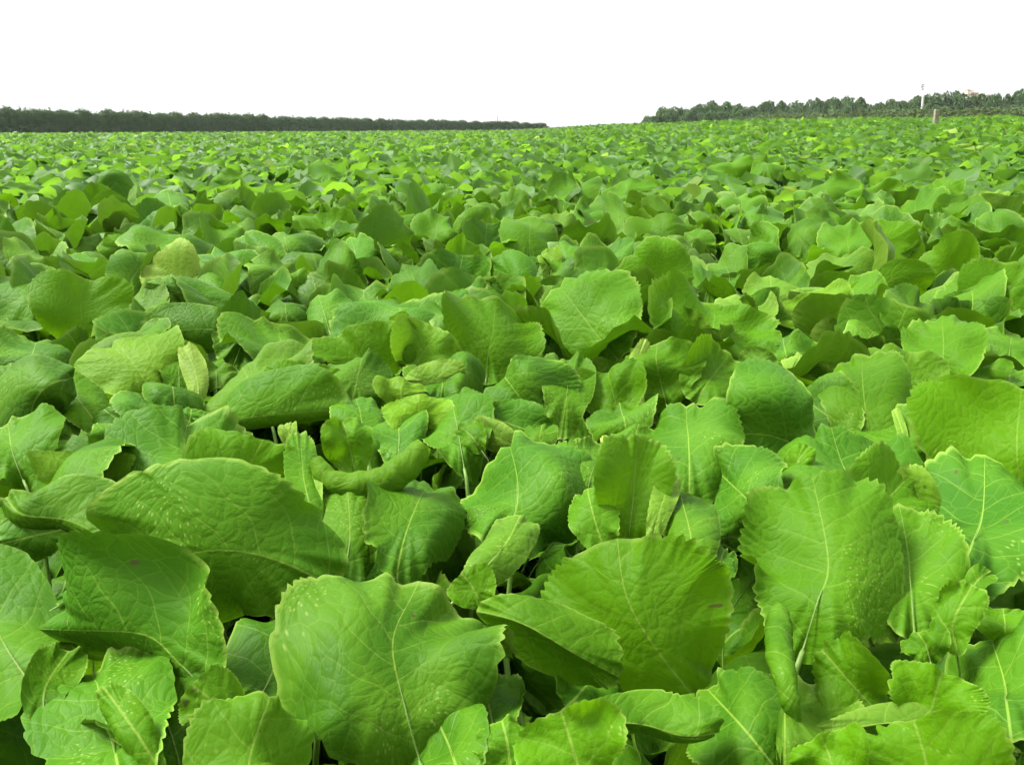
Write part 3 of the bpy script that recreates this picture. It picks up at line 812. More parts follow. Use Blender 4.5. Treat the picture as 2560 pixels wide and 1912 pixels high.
H('u3', [(940,800,0),(940,720,0),(930,640,30)], 160, (0,-20), (0,-20), .45)
H('u3', [(1500,910,0),(1510,830,0),(1500,740,40)], 150, (0,-25), (0,-25), .25)
H('u3', [(1250,830,0),(1260,760,0),(1250,690,30)], 140, (0,-20), (0,-20), .6)
H('u3', [(2100,1080,10),(2060,1000,0),(1900,940,40)], 120, (0,-40), (0,-40), .15)
H('u3', [(1710,780,0),(1720,700,0),(1720,625,20)], 80, (0,-20), (0,-20), .65)
H('u3', [(1990,800,0),(1990,760,0),(1980,725,30)], 90, (0,-30), (0,-30), .6, .3)
H('u3', [(1840,960,0),(1830,870,0),(1820,780,30)], 90, (0,-20), (0,-40), .5)
H('u3', [(330,640,0),(330,570,0),(330,520,30)], 120, (0,-20), (0,-20), .6)
H('u3', [(560,650,0),(560,590,0),(550,540,30)], 90, (0,-20), (0,-20), .35)
H('u3', [(400,930,0),(400,840,0),(390,740,30)], 125, (0,-20), (0,-20), .3, .05)
H('u3', [(560,1020,10),(540,920,10),(520,810,40)], 110, (0,-20), (0,-20), .1)
H('u3', [(960,830,0),(820,830,-10),(700,780,10)], 70, (0,-40), (0,-40), .25)
H('u3', [(1250,880,10),(1110,860,0),(970,860,10)], 50, (0,-40), (0,-50), .1)
H('u3', [(1030,970,0),(930,950,0),(800,1000,20)], 90, (0,10), (0,-40), .55)
H('u3', [(200,1120,10),(140,1070,0),(50,1000,20)], 80, (0,-40), (0,-40), .3)
H('u3', [(560,1130,10),(540,1060,0),(460,1000,30)], 90, (0,-30), (0,-30), .2)
H('u3', [(650,1200,10),(560,1150,0),(420,1180,20)], 80, (0,-40), (0,-40), .15)

# plants: an Empty on the soil, its leaves are children
plants = []
for (x, y), z in zip(near, near_z):
    e = bpy.data.objects.new('leafy_crop_plant', None)
    e.location = (x, y, z)
    e.empty_display_size = 0.05
    col.objects.link(e)
    plants.append({'o': e, 'b': np.array([x, y, z]), 'phr': [], 'n': 0, 'px': None})

def build_hero(i, spec):
    area, sp, W, L, Rr, yel, pal, kw = spec
    x0, y0 = AREA[area]
    pts = [(x0 + p[0] * KSC, y0 + p[1] * KSC, p[2] * KSC) for p in sp]
    # the foot of a blade runs on a little below what shows
    k_ = 0.14
    if kw.get('fold'):
        pass
    elif kw.get('tooth') is not None:
        W = W * kw.get('w1', 1.3)
    else:
        pts[0] = (pts[0][0] + k_ * (pts[0][0] - pts[1][0]), pts[0][1] + k_ * (pts[0][1] - pts[1][1]), pts[0][2])
        W = W * (1.16 if max(p[1] for p in pts) > 1350 else 1.38)
        e_ = 0.07
        pts[-1] = (pts[-1][0] + e_ * (pts[-1][0] - pts[-2][0]), pts[-1][1] + e_ * (pts[-1][1] - pts[-2][1]), pts[-1][2])
    # blades stand up and arch over: the upper part leans back so that it faces the sky
    ln = math.hypot(pts[-1][0] - pts[0][0], pts[-1][1] - pts[0][1])
    vert = max(0.0, (pts[0][1] - pts[-1][1]) / (ln + 1e-6))
    soft = min(1.0, max(0.0, (0.60 - yel) / 0.35))
    cz = (0.2 + 1.15 * soft) * vert * kw.get('arch', 1)
    pts = [(x, y, z + cz * ln * (k / (len(pts) - 1)) ** 1.8) for k, (x, y, z) in enumerate(pts)]
    if min(L[1], Rr[1]) > -100 and not kw.get('fold'):
        g_ = 1 + 0.5 * soft
        def proj(a0, a1):
            q = np.linspace(0, 1, 20)
            return float(np.cos(np.radians(a0 + (a1 - a0) * q)).mean())
        L2 = (L[0], max(-95, L[1] * g_ - 8 * soft)); R2 = (Rr[0], max(-95, Rr[1] * g_ - 8 * soft))
        W = W * min(1.35, 0.5 * (max(.2, proj(*L)) / max(.2, proj(*L2)) + max(.2, proj(*Rr)) / max(.2, proj(*R2))))
        L, Rr = L2, R2
        # many blades are folded a little along the midrib, one half tipped up
        rq = random.random()
        if rq < .3: L = (L[0] + 14, L[1] + 30)
        elif rq < .6: Rr = (Rr[0] + 14, Rr[1] + 30)
    # distance of the leaf: its middle lies on the canopy surface
    cxm = sum(p[0] for p in pts) / len(pts); cym = sum(p[1] for p in pts) / len(pts)
    cyb = 0.5 * cym + 0.5 * max(p[1] for p in pts)
    r = ray(cxm, cyb)
    d = (HC - CAM[2]) / r[2]
    for _ in range(4):
        q = CAM + r * d
        d = (HC + float(terrain(q[0], q[1])) - CAM[2]) / r[2]
    px = d / FPX
    d += kw.get('dd', 0) * KSC * px
    P3 = np.array([at_depth(p[0], p[1], d + p[2] * px) for p in pts])
    spine, length = catmull(P3)
    Wm = W * KSC * px
    near_l = d < 2.6
    n, m = (208, 13) if d < 1.7 else ((150, 10) if near_l else (96, 7))
    big = max(length, 2 * Wm)
    tooth = kw.get('tooth', 0.07)
    flat = flat_leaf(n, m, seed=i, teeth=random.choice((15, 17, 19, 22)), tooth=tooth * random.uniform(.8, 1.25), lobes=random.uniform(.03, .065), bites=kw.get('bites', random.choice((0, 0, 0, 1))), rect=kw.get('rect', .66))
    Nref = CAM - P3.mean(0); Nref /= np.linalg.norm(Nref)
    asp = min(1.0, length / (2 * Wm)) if Wm > 0 else 1
    small = min(length, 2 * Wm) / length
    V, uv, E = bend(flat, spine, length, Nref, Wm, L, Rr, ruff=0.036 * small * kw.get('ruff', 1), corr=0.003 * small, crum=(kw.get('crum', .018) + .055) * small, seed=i, twist=random.uniform(-24, 24), rimcurl=.85 * small)
    # keep vein spacing real on leaves seen narrow
    uv[:, :4] *= min(1.25, max(.3, length / 0.25))
    faces = flat[3]
    if kw.get('roll'):
        V, uv, E, faces = rolled_leaf(spine, length, kw['roll'] * KSC * px, Nref, i)
    if kw.get('back'):
        faces = [f[::-1] for f in faces]
    # plant it belongs to
    b0 = spine[0]
    dirn = spine[0] - spine[min(12, len(spine) - 1)]
    aim = b0[:2] + dirn[:2] * 0.5
    k = int(np.argmin((near[:, 0] - aim[0]) ** 2 + (near[:, 1] - aim[1]) ** 2))
    pl = plants[k]
    base = pl['b']
    me = new_mesh('leaf', V - base, faces, M_LEAF, uv, E)
    o = link('leaf', me, pl['o'])
    o.color = (yel, random.random(), pal, 1)
    if kw.get('n'):
        pl['phr'].append((big / d, kw['n']))
    pl['n'] += 1
    rolled = max(abs(L[1]), abs(Rr[1])) > 100
    if vert < .3 or rolled or W * KSC < .22 * ln:
        return d
    # stalk: rises from the crown of the plant, runs on as the midrib
    low = base + np.array([0, 0, 0.03])
    T0 = spine[4] - spine[0]; T0 /= np.linalg.norm(T0) + 1e-9
    midp = b0 - T0 * min(0.10, 0.4 * length) - np.array([0, 0, 0.10])
    if midp[2] < low[2] + 0.08: midp[2] = low[2] + 0.08
    path, pl_len = catmull([low, 0.45 * low + 0.55 * midp + np.array([0, 0, .03]), midp, b0 - T0 * 0.02, spine[2]], 26)
    rib = spine[3:26:2].copy()
    full = np.vstack([path, rib])
    rad = np.concatenate([np.linspace(0.0070, 0.0032, len(path)), np.linspace(0.0013, 0.0003, len(rib))]) * min(1.15, max(0.35, length / 0.26))
    # midrib follows the crumpled surface: take nearest mesh centreline height
    cent = np.abs(flat[0]) < 0.09
    if cent.sum() > 6:
        yy = flat[1][cent]; vv = V[cent]; xx = np.abs(flat[0][cent])
        for j in range(len(rib)):
            t = (3 + 2 * j) / (len(spine) - 1)
            wgt = np.exp(-((yy - t) / 0.05) ** 2) * np.exp(-(xx / .05) ** 2) + 1e-9
            full[len(path) + j] = (vv * wgt[:, None]).sum(0) / wgt.sum() * 0.5 + 0.5 * rib[j]
    tv, tf = tube(full, rad, 6)
    link('stalk', new_mesh('stalk', tv - base, tf, M_STALK), o)
    return d

for i, s in enumerate(HEROES):
    build_hero(i, s)

# ------------------------------------------------------------------ leaf shapes for the rest of the field
def variant(seed, n, m, teeth=True, flat_out=False):
    r = np.random.default_rng(seed * 31 + 5)
    kind = r.choice(['up', 'arch', 'dome', 'hood', 'up'])
    e0 = R(r.uniform(62, 86))
    if kind == 'up': e1 = R(r.uniform(15, 75))
    elif kind == 'arch': e1 = R(r.uniform(-60, -10))
    elif kind == 'dome': e1 = R(r.uniform(-30, 15))
    else: e1 = R(r.uniform(-100, -60))
    if flat_out:
        e0 *= .8; e1 = R(r.uniform(-35, 45))
    t = np.linspace(0, 1, 40)
    el = e0 + (e1 - e0) * t ** r.uniform(0.8, 1.6)
    side = r.normal(0, 0.5) * t
    d = np.stack([np.cos(el) * np.sin(side), np.cos(el) * np.cos(side), np.sin(el)], 1)
    sp = np.cumsum(d, axis=0) / 40
    sp -= sp[0]
    Nr = np.stack([np.zeros(40), -np.sin(el), np.cos(el)], 1)
    a = r.uniform(-80, -20) if kind in ('dome', 'arch', 'hood') else r.uniform(-45, 30)
    b = a + r.normal(0, 20)
    if r.random() < .4: b = r.choice([-120, -140, 100, -95])
    if r.random() < .5: a, b = b, a
    flat = flat_leaf(n, m, seed, teeth=15, tooth=0.06 if teeth else 0.0, lobes=.06)
    V, uv, E = bend(flat, sp, 1.0, Nr, r.uniform(0.44, 0.58), (r.uniform(-8, 8), a), (r.uniform(-8, 8), b), ruff=.032, corr=.006, crum=.04 if flat_out else .055, seed=seed, twist=r.normal(0, 28), rimcurl=.25 if flat_out else .55)
    uv[:, :4] *= .75
    return V, uv, E, flat[3]

NV = 30
MID = [variant(s, 60, 6) for s in range(NV)]
CLOSE = [variant(s + 60, 120, 10) for s in range(18)]

def variant_mesh(v, k, mat=None):
    """one leaf with its stalk, crown of the plant at the origin; blade length 1"""
    V, uv, E, F = v
    r = np.random.default_rng(k)
    out, hgt = r.uniform(0.25, 0.7), r.uniform(1.2, 1.9)
    blade0 = np.array([0, out, hgt])
    V = V + blade0
    path, _ = catmull([(0, 0, 0.02), (0, out * .35, hgt * .5), tuple(blade0), tuple(blade0 + np.array([0, .02, .1]))], 9)
    tv, tf = tube(path, np.linspace(0.034, 0.014, 9), 5)
    n0 = len(V)
    faces = list(F) + [tuple(n0 + a for a in f) for f in tf]
    V2 = np.vstack([V, tv])
    uv2 = np.vstack([uv, np.zeros((len(tv), 5))])
    E2 = np.concatenate([E, np.zeros(len(tv))])
    mi = [0] * len(F) + [1] * len(tf)
    me = new_mesh('field_leaf', V2, faces, [mat or M_MIDLEAF, M_STALK], uv2, E2, matidx=mi)
    return me, hgt

MID_ME = [variant_mesh(v, k) for k, v in enumerate(MID)]
CLOSE_ME = [variant_mesh(v, k, M_LEAF) for k, v in enumerate(CLOSE)]

HERO_END = 5.3
for pl in plants:
    x, y, z = pl['b']
    hero = y < HERO_END
    nl = (13 if y < 2.4 else 12) if hero else random.randint(11, 13)
    a0 = random.uniform(0, 6.28)
    for k in range(nl):
        me, hgt = random.choice(CLOSE_ME if y < 2.7 else MID_ME)
        o = link('leaf', me, pl['o'])
        L = random.uniform(.22, .32) if y < 2.4 else random.uniform(.26, .38)
        # height of the blade foot above the soil
        if hero:
            zt = random.uniform(.08, .28) if y < 2.4 else random.uniform(.27, .46)
        else:
            zt = random.uniform(.28, .50)
        o.scale = (L, L, zt / hgt if False else L)
        o.location = (0, 0, zt - hgt * L)
        o.rotation_euler = (random.gauss(0, .12), random.gauss(0, .12), a0 + k * 2.4 + random.gauss(0, .3))
        yl = min(1, max(0, random.gauss(.16, .2)))
        o.color = (yl, random.random(), (0.4 if random.random() < .012 else max(0, random.gauss(0, .06))) if y > 3 else 0.0, 1)
        # foot of short stalks sits on the crown of the plant

# ------------------------------------------------------------------ labels of the plants
def where(px, py):
    c = 'far left' if px < 430 else 'left' if px < 960 else 'centre' if px < 1600 else 'right' if px < 2130 else 'far right'
    return c

def project(p):
    v = p - CAM
    dz = v @ FWD
    return PW / 2 + FPX * (v @ RGT) / dz, PH / 2 - FPX * (v @ UPV) / dz

GROUP = 'broad-leaved crop plants in the front of the field'
COLS = ['at the far left', 'left of the round glowing leaf', 'left of centre', 'just left of the centre line', 'at the centre', 'just right of the centre line',
        'right of centre', 'towards the right', 'well to the right', 'at the far right']
for pl in plants:
    o = pl['o']
    if pl['phr']:
        pl['phr'].sort(reverse=True)
        tag(o, 'green crop plant, ' + pl['phr'][0][1], 'plant', GROUP)
        continue
    px, py = project(pl['b'] + np.array([0, 0, HC]))
    c = COLS[int(min(9, max(0, px / 256)))]
    Y = pl['b'][1]
    if Y < 1.5: t = 'green crop plant hidden low under the nearest leaves ' + c
    elif Y < 2.6: t = 'green crop plant in the crowded foreground ' + c
    elif Y < 4.0: t = 'broad-leaved crop plant just behind the foreground ' + c
    elif Y < HERO_END: t = 'broad-leaved crop plant in the near middle distance ' + c
    elif Y < 6.5: t = 'small-looking leafy crop plant in the middle distance ' + c
    else: t = 'small-looking leafy crop plant in the far middle distance ' + c
    tag(o, t, 'plant', GROUP)

# ------------------------------------------------------------------ the rest of the field, one uncountable mass
def field_mass(name, pts, n, m, nleaf, size, zr, label, big=1.0, variants=16, elong=1.0):
    base = [variant(s + 100, n, m, False, True) for s in range(variants)]
    Fb = base[0][3]
    tri = []
    for f in Fb:
        if len(f) == 3: tri.append(f)
        else: tri += [(f[0], f[1], f[2]), (f[0], f[2], f[3])]
    tri = np.array(tri, np.int32)
    BV = np.stack([b[0] for b in base])
    N = len(pts) * nleaf
    P = np.repeat(pts, nleaf, axis=0)
    vi = rng.integers(0, variants, N)
    az = rng.uniform(0, 2 * math.pi, N)
    L = rng.uniform(*size, N) * big
    zt = rng.uniform(*zr, N)
    out = rng.uniform(0.03, 0.15, N) * big
    tx, ty = rng.normal(0, .15, N), rng.normal(0, .15, N)
    V = BV[vi]
    V = V * L[:, None, None]
    # small tilt, then turn about the plant axis
    V[:, :, 2] += V[:, :, 0] * tx[:, None] + V[:, :, 1] * ty[:, None]
    V[:, :, 1] += out[:, None]
    c, s = np.cos(az)[:, None], np.sin(az)[:, None]
    X = V[:, :, 0] * c - V[:, :, 1] * s
    Y = V[:, :, 0] * s + V[:, :, 1] * c
    gz = terrain(P[:, 0], P[:, 1])
    X += P[:, 0][:, None]; Y += P[:, 1][:, None]
    Z = V[:, :, 2] + (zt + gz)[:, None]
    verts = np.stack([X, Y, Z], 2).reshape(-1, 3)
    k = BV.shape[1]
    tris = (tri[None] + (np.arange(N, dtype=np.int32) * k)[:, None, None]).reshape(-1, 3)
    yel = np.clip(rng.normal(.27, .25, N), 0, 1)
    pal = np.where(rng.random(N) < .016, rng.uniform(.3, .8, N), 0)
    tint = np.stack([yel, rng.random(N), pal], 1)
    tint = np.repeat(tint, k, axis=0)
    o = link(name, fast_mesh(name, verts, tris, M_FIELD, None, tint))
    tag(o, label, 'crop', kind='stuff')

used = {tuple(p) for p in near}
cell = plant_grid(1.0, 21.0, 0.36, 1.2)
dn = near[:, 1] ** 2 + 0.6 * near[:, 0] ** 2
lim = dn.max()
v = cell[:, 1] ** 2 + 0.6 * cell[:, 0] ** 2
mid = cell[(v > lim)]
side = plant_grid(0.35, 8.5, 0.36, 2.4)          # the crop goes on to both sides of the view
side = side[(np.abs(side[:, 0]) > side[:, 1] * .615 + .55) & (side[:, 1] ** 2 + .6 * side[:, 0] ** 2 <= lim)]
mid = np.vstack([mid, side])
field_mass('crop_field', mid, 18, 2, 8, (.25, .38), (.20, .46), 'dense mass of green crop leaves beyond the foreground plants')
p2 = plant_grid(21.0, 48.0, 0.40, 2.0)
field_mass('crop_field', p2, 10, 1, 6, (.26, .40), (.20, .47), 'fine-textured crop field farther off, below the hedge')
p3 = plant_grid(48.0, 190.0, 0.95, 3.0)
s3 = p3[:, 0] / p3[:, 1]
p3 = p3[p3[:, 1] < np.interp(s3, S_, YC) + 8]
field_mass('crop_field', p3, 6, 1, 7, (.24, .36), (.30, .48), 'farthest strip of the crop field along the horizon', big=1.5)

# ------------------------------------------------------------------ far foliage
def leaf_cloud(centers, normals, size, seed, jitter=.5):
    """small bent leaf sprays: two triangles each, facing roughly outward"""
    r = np.random.default_rng(seed)
    n = len(centers)
    d = normals + r.normal(0, jitter, (n, 3))
    d /= np.linalg.norm(d, axis=1)[:, None]
    a = np.cross(d, r.normal(0, 1, (n, 3))); a /= np.linalg.norm(a, axis=1)[:, None]
    b_ = np.cross(d, a)
    s = (size * r.uniform(.6, 1.4, n))[:, None]
    v = np.stack([centers - a * s, centers + b_ * s * .7 + d * s * .2, centers + a * s, centers - b_ * s * .7 + d * s * .15], 1).reshape(-1, 3)
    i = np.arange(n)[:, None] * 4
    t = np.concatenate([i + np.array([[0, 1, 2]]), i + np.array([[0, 2, 3]])])
    return v, t

def crown_mesh(name, seed, mat, lobes=9, count=1500, leaf=.16, squash=1.0):
    """crown in a unit box: radius about 1, height about 2 from z=0"""
    r = np.random.default_rng(seed)
    C, Nn = [], []
    cen = [np.array([0, 0, 1.0])]; rad = [0.72]
    for k in range(lobes):
        a = k * 2.4 + r.uniform(-.4, .4); h = r.uniform(.55, 1.5)
        q = r.uniform(.35, .62) * (1.25 - .4 * abs(h - 1))
        cen.append(np.array([math.cos(a) * q, math.sin(a) * q, h])); rad.append(r.uniform(.30, .50))
    per = count // len(cen)
    for c, q in zip(cen, rad):
        d = r.normal(0, 1, (per, 3)); d[:, 2] = d[:, 2] * .9 + .15
        d /= np.linalg.norm(d, axis=1)[:, None]
        C.append(c + d * q * r.uniform(.84, 1.02, per)[:, None]); Nn.append(d)
    C = np.vstack(C); Nn = np.vstack(Nn)
    v, t = leaf_cloud(C, Nn, leaf, seed)
    v[:, 2] -= v[:, 2].min(); v[:, 2] *= 2.0 / np.percentile(v[:, 2], 99.7)
    v[:, :2] /= np.percentile(np.hypot(v[:, 0], v[:, 1]), 98)
    # dense inner twigs and leaves so that the crown is closed in the middle
    r2 = np.random.default_rng(seed + 1)
    d = r2.normal(0, 1, (count // 4, 3)); d /= np.linalg.norm(d, axis=1)[:, None]
    v2, t2 = leaf_cloud(np.array([0, 0, 1.0]) + d * np.array([.62, .62, .72]), d, leaf * 2.2, seed + 2, .3)
    t = np.vstack([t, t2 + len(v)]); v = np.vstack([v, v2])
    me = fast_mesh(name, v, t, mat, smooth=False)
    return me

HS = 2.6
def hedge_section(name, seed, mat, count=900, leaf=.13):
    """box-like clipped shrub: 2 wide (x), 1.4 deep (y), 1 high, uneven top"""
    r = np.random.default_rng(seed)
    C, Nn = [], []
    ph = r.uniform(0, 6, 4)
    top = lambda x: 1 + .05 * np.sin(3 * x + ph[0]) + .04 * np.sin(7 * x + ph[1])
    n1 = count // 2
    x = r.uniform(-1.1, 1.1, n1); z = r.uniform(0, 1, n1)
    y = -.7 + .14 * np.sin(4 * x + ph[2]) * np.sin(5 * z + ph[3]) + r.normal(0, .07, n1) + .25 * np.clip(z - .8, 0, 1) * 2
    C.append(np.stack([x, y, z * top(x)], 1)); Nn.append(np.tile([0, -1, .25], (n1, 1)))
    n2 = count // 3
    x = r.uniform(-1.1, 1.1, n2); y = r.uniform(-.65, .65, n2)
    C.append(np.stack([x, y, top(x) + r.normal(0, .035, n2)], 1)); Nn.append(np.tile([0, -.1, 1], (n2, 1)))
    n4 = count // 40
    x = r.uniform(-1, 1, n4)
    C.append(np.stack([x, r.uniform(-.5, .3, n4), top(x) + r.uniform(.03, .12, n4)], 1)); Nn.append(np.tile([0, -.4, .6], (n4, 1)))
    n3 = count // 6
    x = r.uniform(-1.1, 1.1, n3); z = r.uniform(0, 1, n3)
    C.append(np.stack([x, .65 + r.normal(0, .06, n3), z * top(x)], 1)); Nn.append(np.tile([0, 1, .25], (n3, 1)))
    C = np.vstack(C); C[:, 2] *= HS
    v, t = leaf_cloud(C, np.vstack(Nn).astype(float), leaf, seed, .9)
    return fast_mesh(name, v, t, mat, smooth=False)

def core_box(w_, d_, h_):
    V = [(x, y, z) for z in (0, h_) for y in (-d_, d_) for x in (-w_, w_)]
    return np.array(V, float), [(0, 2, 3, 1), (4, 5, 7, 6), (0, 1, 5, 4), (2, 6, 7, 3), (0, 4, 6, 2), (1, 3, 7, 5)]

def hedge(pix, width, mat, label, nvar=5, count=900, leaf=.13, base_drop=.3):
    """pix: (photo x, photo y of the top, distance)"""
    root = bpy.data.objects.new('hedge', None)
    P = np.array([at_y(*p) for p in pix])
    root.location = (P[0][0], P[0][1], float(terrain(P[0][0], P[0][1])))
    col.objects.link(root)
    tag(root, label, 'hedge')
    r0 = np.array(root.location)
    meshes = [hedge_section('shrub', 40 + k, mat, count, leaf) for k in range(nvar)]
    seg = np.linalg.norm(np.diff(P[:, :2], axis=0), axis=1)
    s = np.concatenate([[0], np.cumsum(seg)])
    k = 0; u = 0.0
    rnd = random.Random(3)
    while u < s[-1]:
        wd = width * rnd.uniform(.85, 1.2)
        c = u + wd / 2
        p = np.array([np.interp(c, s, P[:, a]) for a in range(3)])
        i = min(np.searchsorted(s, c), len(P) - 1)
        dxy = P[i][:2] - P[i - 1][:2]
        ang = math.atan2(dxy[1], dxy[0])
        g = float(terrain(p[0], p[1])) - base_drop
        hgt = max(.5, p[2] - g) * rnd.uniform(.97, 1.035)
        o = link('shrub', meshes[k % nvar], root)
        o.location = (p[0] - r0[0], p[1] - r0[1], g - r0[2])
        o.scale = (wd / 2 * 1.04, width * .42, hgt / HS)
        o.rotation_euler = (0, 0, ang if abs(ang) < math.pi / 2 else ang + math.pi)
        cv, cf = core_box(.98, .5, .965 * HS)
        c_o = link('inner_branches', CORE.setdefault(mat.name, new_mesh('inner_branches', cv, cf, M_BARK if False else mat, smooth=False)), o)
        u += wd; k += 1
    return root
CORE = {}

hedge([(-160, 279, 78), (0, 281, 84), (180, 284, 92), (400, 289, 102), (600, 294, 114), (800, 300, 128), (960, 304, 140),
       (1140, 306, 156), (1260, 308, 164), (1355, 311, 170)], 2.3, M_HEDGE, 'long dark clipped windbreak hedge along the left skyline', count=1700, leaf=.085)
hedge([(1870, 301, 92), (1900, 294, 90), (2002, 290, 84), (2200, 283, 78), (2346, 279, 72), (2460, 279, 69), (2720, 279, 64)], 1.7,
      M_HEDGE2, 'low green hedge in front of the wooded rise on the right', count=800, leaf=.11)
# end of the long hedge, rounded off
def rounded_bush(px, top, half, Y, label, mat, mesh, group=None):
    p = at_y(px, top, Y)
    g = float(terrain(p[0], p[1])) - .2
    root = bpy.data.objects.new('bush', None); root.location = (p[0], p[1], g); col.objects.link(root)
    o = link('crown', mesh, root)
    rad = half / FPX * Y
    h = p[2] - g
    o.scale = (rad, rad, h / 2)
    o.location = (0, 0, 0)
    tv, tf = tube([(0, 0, -.1), (0, 0, h * .5)], np.array([.08, .05]), 6)
    link('trunk', new_mesh('trunk', tv, tf, M_BARK), root)
    tag(root, label, 'bush', group)

BUSH = [crown_mesh('bush_crown', 300 + k, M_HEDGE2, 7, 700, .17) for k in range(3)]
rounded_bush(1358, 311, 15, 170, 'rounded bush ending the long left hedge', M_HEDGE, BUSH[0])
tiny = 'tiny dark bushes peeping over the empty skyline'
for k, (px, top, half) in enumerate([(1385, 321, 5), (1406, 318.5, 6), (1428, 322, 5), (1441, 320, 7), (1470, 318, 6), (1482, 319, 5), (1502, 317.5, 6),
                                     (1530, 317.5, 5), (1545, 316.5, 6), (1560, 313.5, 8), (1573, 315, 5), (1596, 311.5, 6)]):
    rounded_bush(px, top, half, 150, 'tiny dark bush on the skyline between hedge and wood', M_HEDGE2, BUSH[k % 3], tiny)

# ------------------------------------------------------------------ wooded rise on the right: single trees
CROWN = [crown_mesh('tree_crown', 500 + k, M_TREE, 12, 4200, .075) for k in range(6)]
def trunk_mesh(seed):
    r = np.random.default_rng(seed)
    V, F = tube([(0, 0, 0), (.03, .02, .5), (-.02, 0, 1.0), (.04, 0, 1.6)], np.array([.09, .07, .055, .02]), 7)
    for k in range(4):
        a = k * 1.7 + r.uniform(0, 1)
        tv, tf = tube([(0, 0, .6 + .12 * k), (math.cos(a) * .25, math.sin(a) * .25, .9 + .12 * k), (math.cos(a) * .5, math.sin(a) * .5, 1.15 + .12 * k)], np.array([.04, .028, .01]), 5)
        F = F + [tuple(len(V) + q for q in f) for f in tf]
        V = np.vstack([V, tv])
    return new_mesh('tree_trunk', V, F, M_BARK)
TRUNK = [trunk_mesh(k) for k in range(3)]
WT = 'trees of the wooded rise on the right'
trees = [  # photo x, photo y of the top, half width px, distance, how it stands out
    (1628, 292, 17, 118, 'first small tree at the left tip of the wood'),
    (1650, 280, 17, 120, 'second tree from the left tip of the wood'),
    (1676, 270, 24, 122, 'rounded leaning tree before the narrow gap in the wood'),
    (1704, 271, 8, 124, 'thin spindly tree standing alone in the gap'),
    (1703, 290, 20, 118, None),
    (1731, 269, 20, 126, 'tree just right of the spindly one'),
    (1762, 262, 24, 126, None), (1792, 257, 27, 128, 'highest tree of the left hump of the wood'), (1825, 259, 26, 128, None),
    (1853, 264, 21, 126, None), (1874, 270, 18, 124, 'low tree in the dip of the wooded skyline'),
    (1900, 260, 22, 128, None), (1934, 256, 26, 128, None), (1968, 258, 24, 128, None), (2005, 255, 26, 128, None), (2040, 252, 24, 126, None),
    (2070, 252, 24, 126, None), (2100, 249, 25, 126, None), (2132, 246, 28, 128, 'round-topped tree at the middle hump of the wood'),
    (2165, 251, 24, 126, None), (2192, 262, 20, 120, 'low tree in the dip left of the pole'), (2215, 259, 22, 120, None), (2245, 252, 24, 120, None),
    (2276, 246, 26, 120, None), (2310, 243, 26, 122, 'tree directly behind the leaning pole'), (2345, 239, 27, 122, None),
    (2388, 234, 30, 122, 'tall tree left of the red-roofed building'), (2420, 241, 22, 118, None), (2448, 239, 22, 118, 'tree in front of the red-roofed building'),
    (2475, 242, 22, 118, None), (2502, 239, 22, 118, None), (2535, 232, 30, 118, 'tall tree at the right edge of the photo'), (2575, 235, 30, 118, None), (2620, 238, 30, 118, None)]
rt = random.Random(11)
lower = []
for (px, top, half, Y, ph) in list(trees):
    if ph is None or rt.random() < .8:
        lower.append((px + rt.uniform(-12, 12), top + (300 - top) * rt.uniform(.35, .6), half * rt.uniform(.7, 1.0), Y - rt.uniform(5, 10), None))
for k, (px, top, half, Y, ph) in enumerate(trees + lower):
    p = at_y(px, top, Y)
    g = float(terrain(p[0], p[1])) - .3
    root = bpy.data.objects.new('tree', None); root.location = (p[0], p[1], g); col.objects.link(root)
    hgt = p[2] - g
    rad = half / FPX * Y * 1.35
    c = link('crown', CROWN[k % 6], root)
    ch = min(hgt * .92, max(2.4 * rad, hgt * .75))
    c.scale = (rad, rad, ch / 1.98); c.location = (0, 0, hgt - ch * .99)
    c.rotation_euler = (0, 0, rt.uniform(0, 6.28))
    t = link('trunk', TRUNK[k % 3], root); t.scale = (rad * .7, rad * .7, hgt / 1.75)
    zone = 'left of the dip' if px < 1874 else 'left of the middle hump' if px < 2120 else 'left of the pole' if px < 2306 else 'right of the pole'
    if ph: tag(root, 'dark green ' + ph, 'tree', WT)
    elif k < len(trees): tag(root, 'dark green tree on the skyline of the wood, ' + zone, 'tree', WT)
    else: tag(root, 'lower dark tree at the front of the wood, ' + zone, 'tree', WT)

# ------------------------------------------------------------------ weathered post at the field edge
def lathe_box(profile, sx, sy):
    V, F = [], []
    for z, k in profile:
        for x, y in ((-1, -1), (-.3, -1.06), (.35, -1.0), (1, -.95), (1.04, .9), (0, 1.03), (-1, 1)):
            V.append((x * sx * k, y * sy * k, z))
    n = 7
    for i in range(len(profile) - 1):
        for j in range(n):
            k = (j + 1) % n
            F.append((i * n + j, i * n + k, (i + 1) * n + k, (i + 1) * n + j))
    F.append(tuple(range(n - 1, -1, -1))); F.append(tuple((len(profile) - 1) * n + j for j in range(n)))
    return np.array(V), F
YP = 38.0
p = at_y(2343, 274, YP); q = at_y(2343, 308, YP)
g = float(terrain(p[0], p[1]))
root = bpy.data.objects.new('field_post', None); root.location = (p[0], p[1], g - .05); col.objects.link(root)
tag(root, 'short weathered wooden post standing above the crop on the right', 'post')
hh = p[2] - g + .05
V, F = lathe_box([(0, 1.05), (hh * .35, 1.0), (hh * .7, .98), (hh * .95, 1.0), (hh, .93)], .09, .09)
link('shaft', new_mesh('shaft', V, F, M_POST, smooth=False), root)
V, F = lathe_box([(hh * .9, 1.06), (hh * .93, 1.06)], .092, .092)
link('band', new_mesh('band', V, F, M_POST, smooth=False), root)

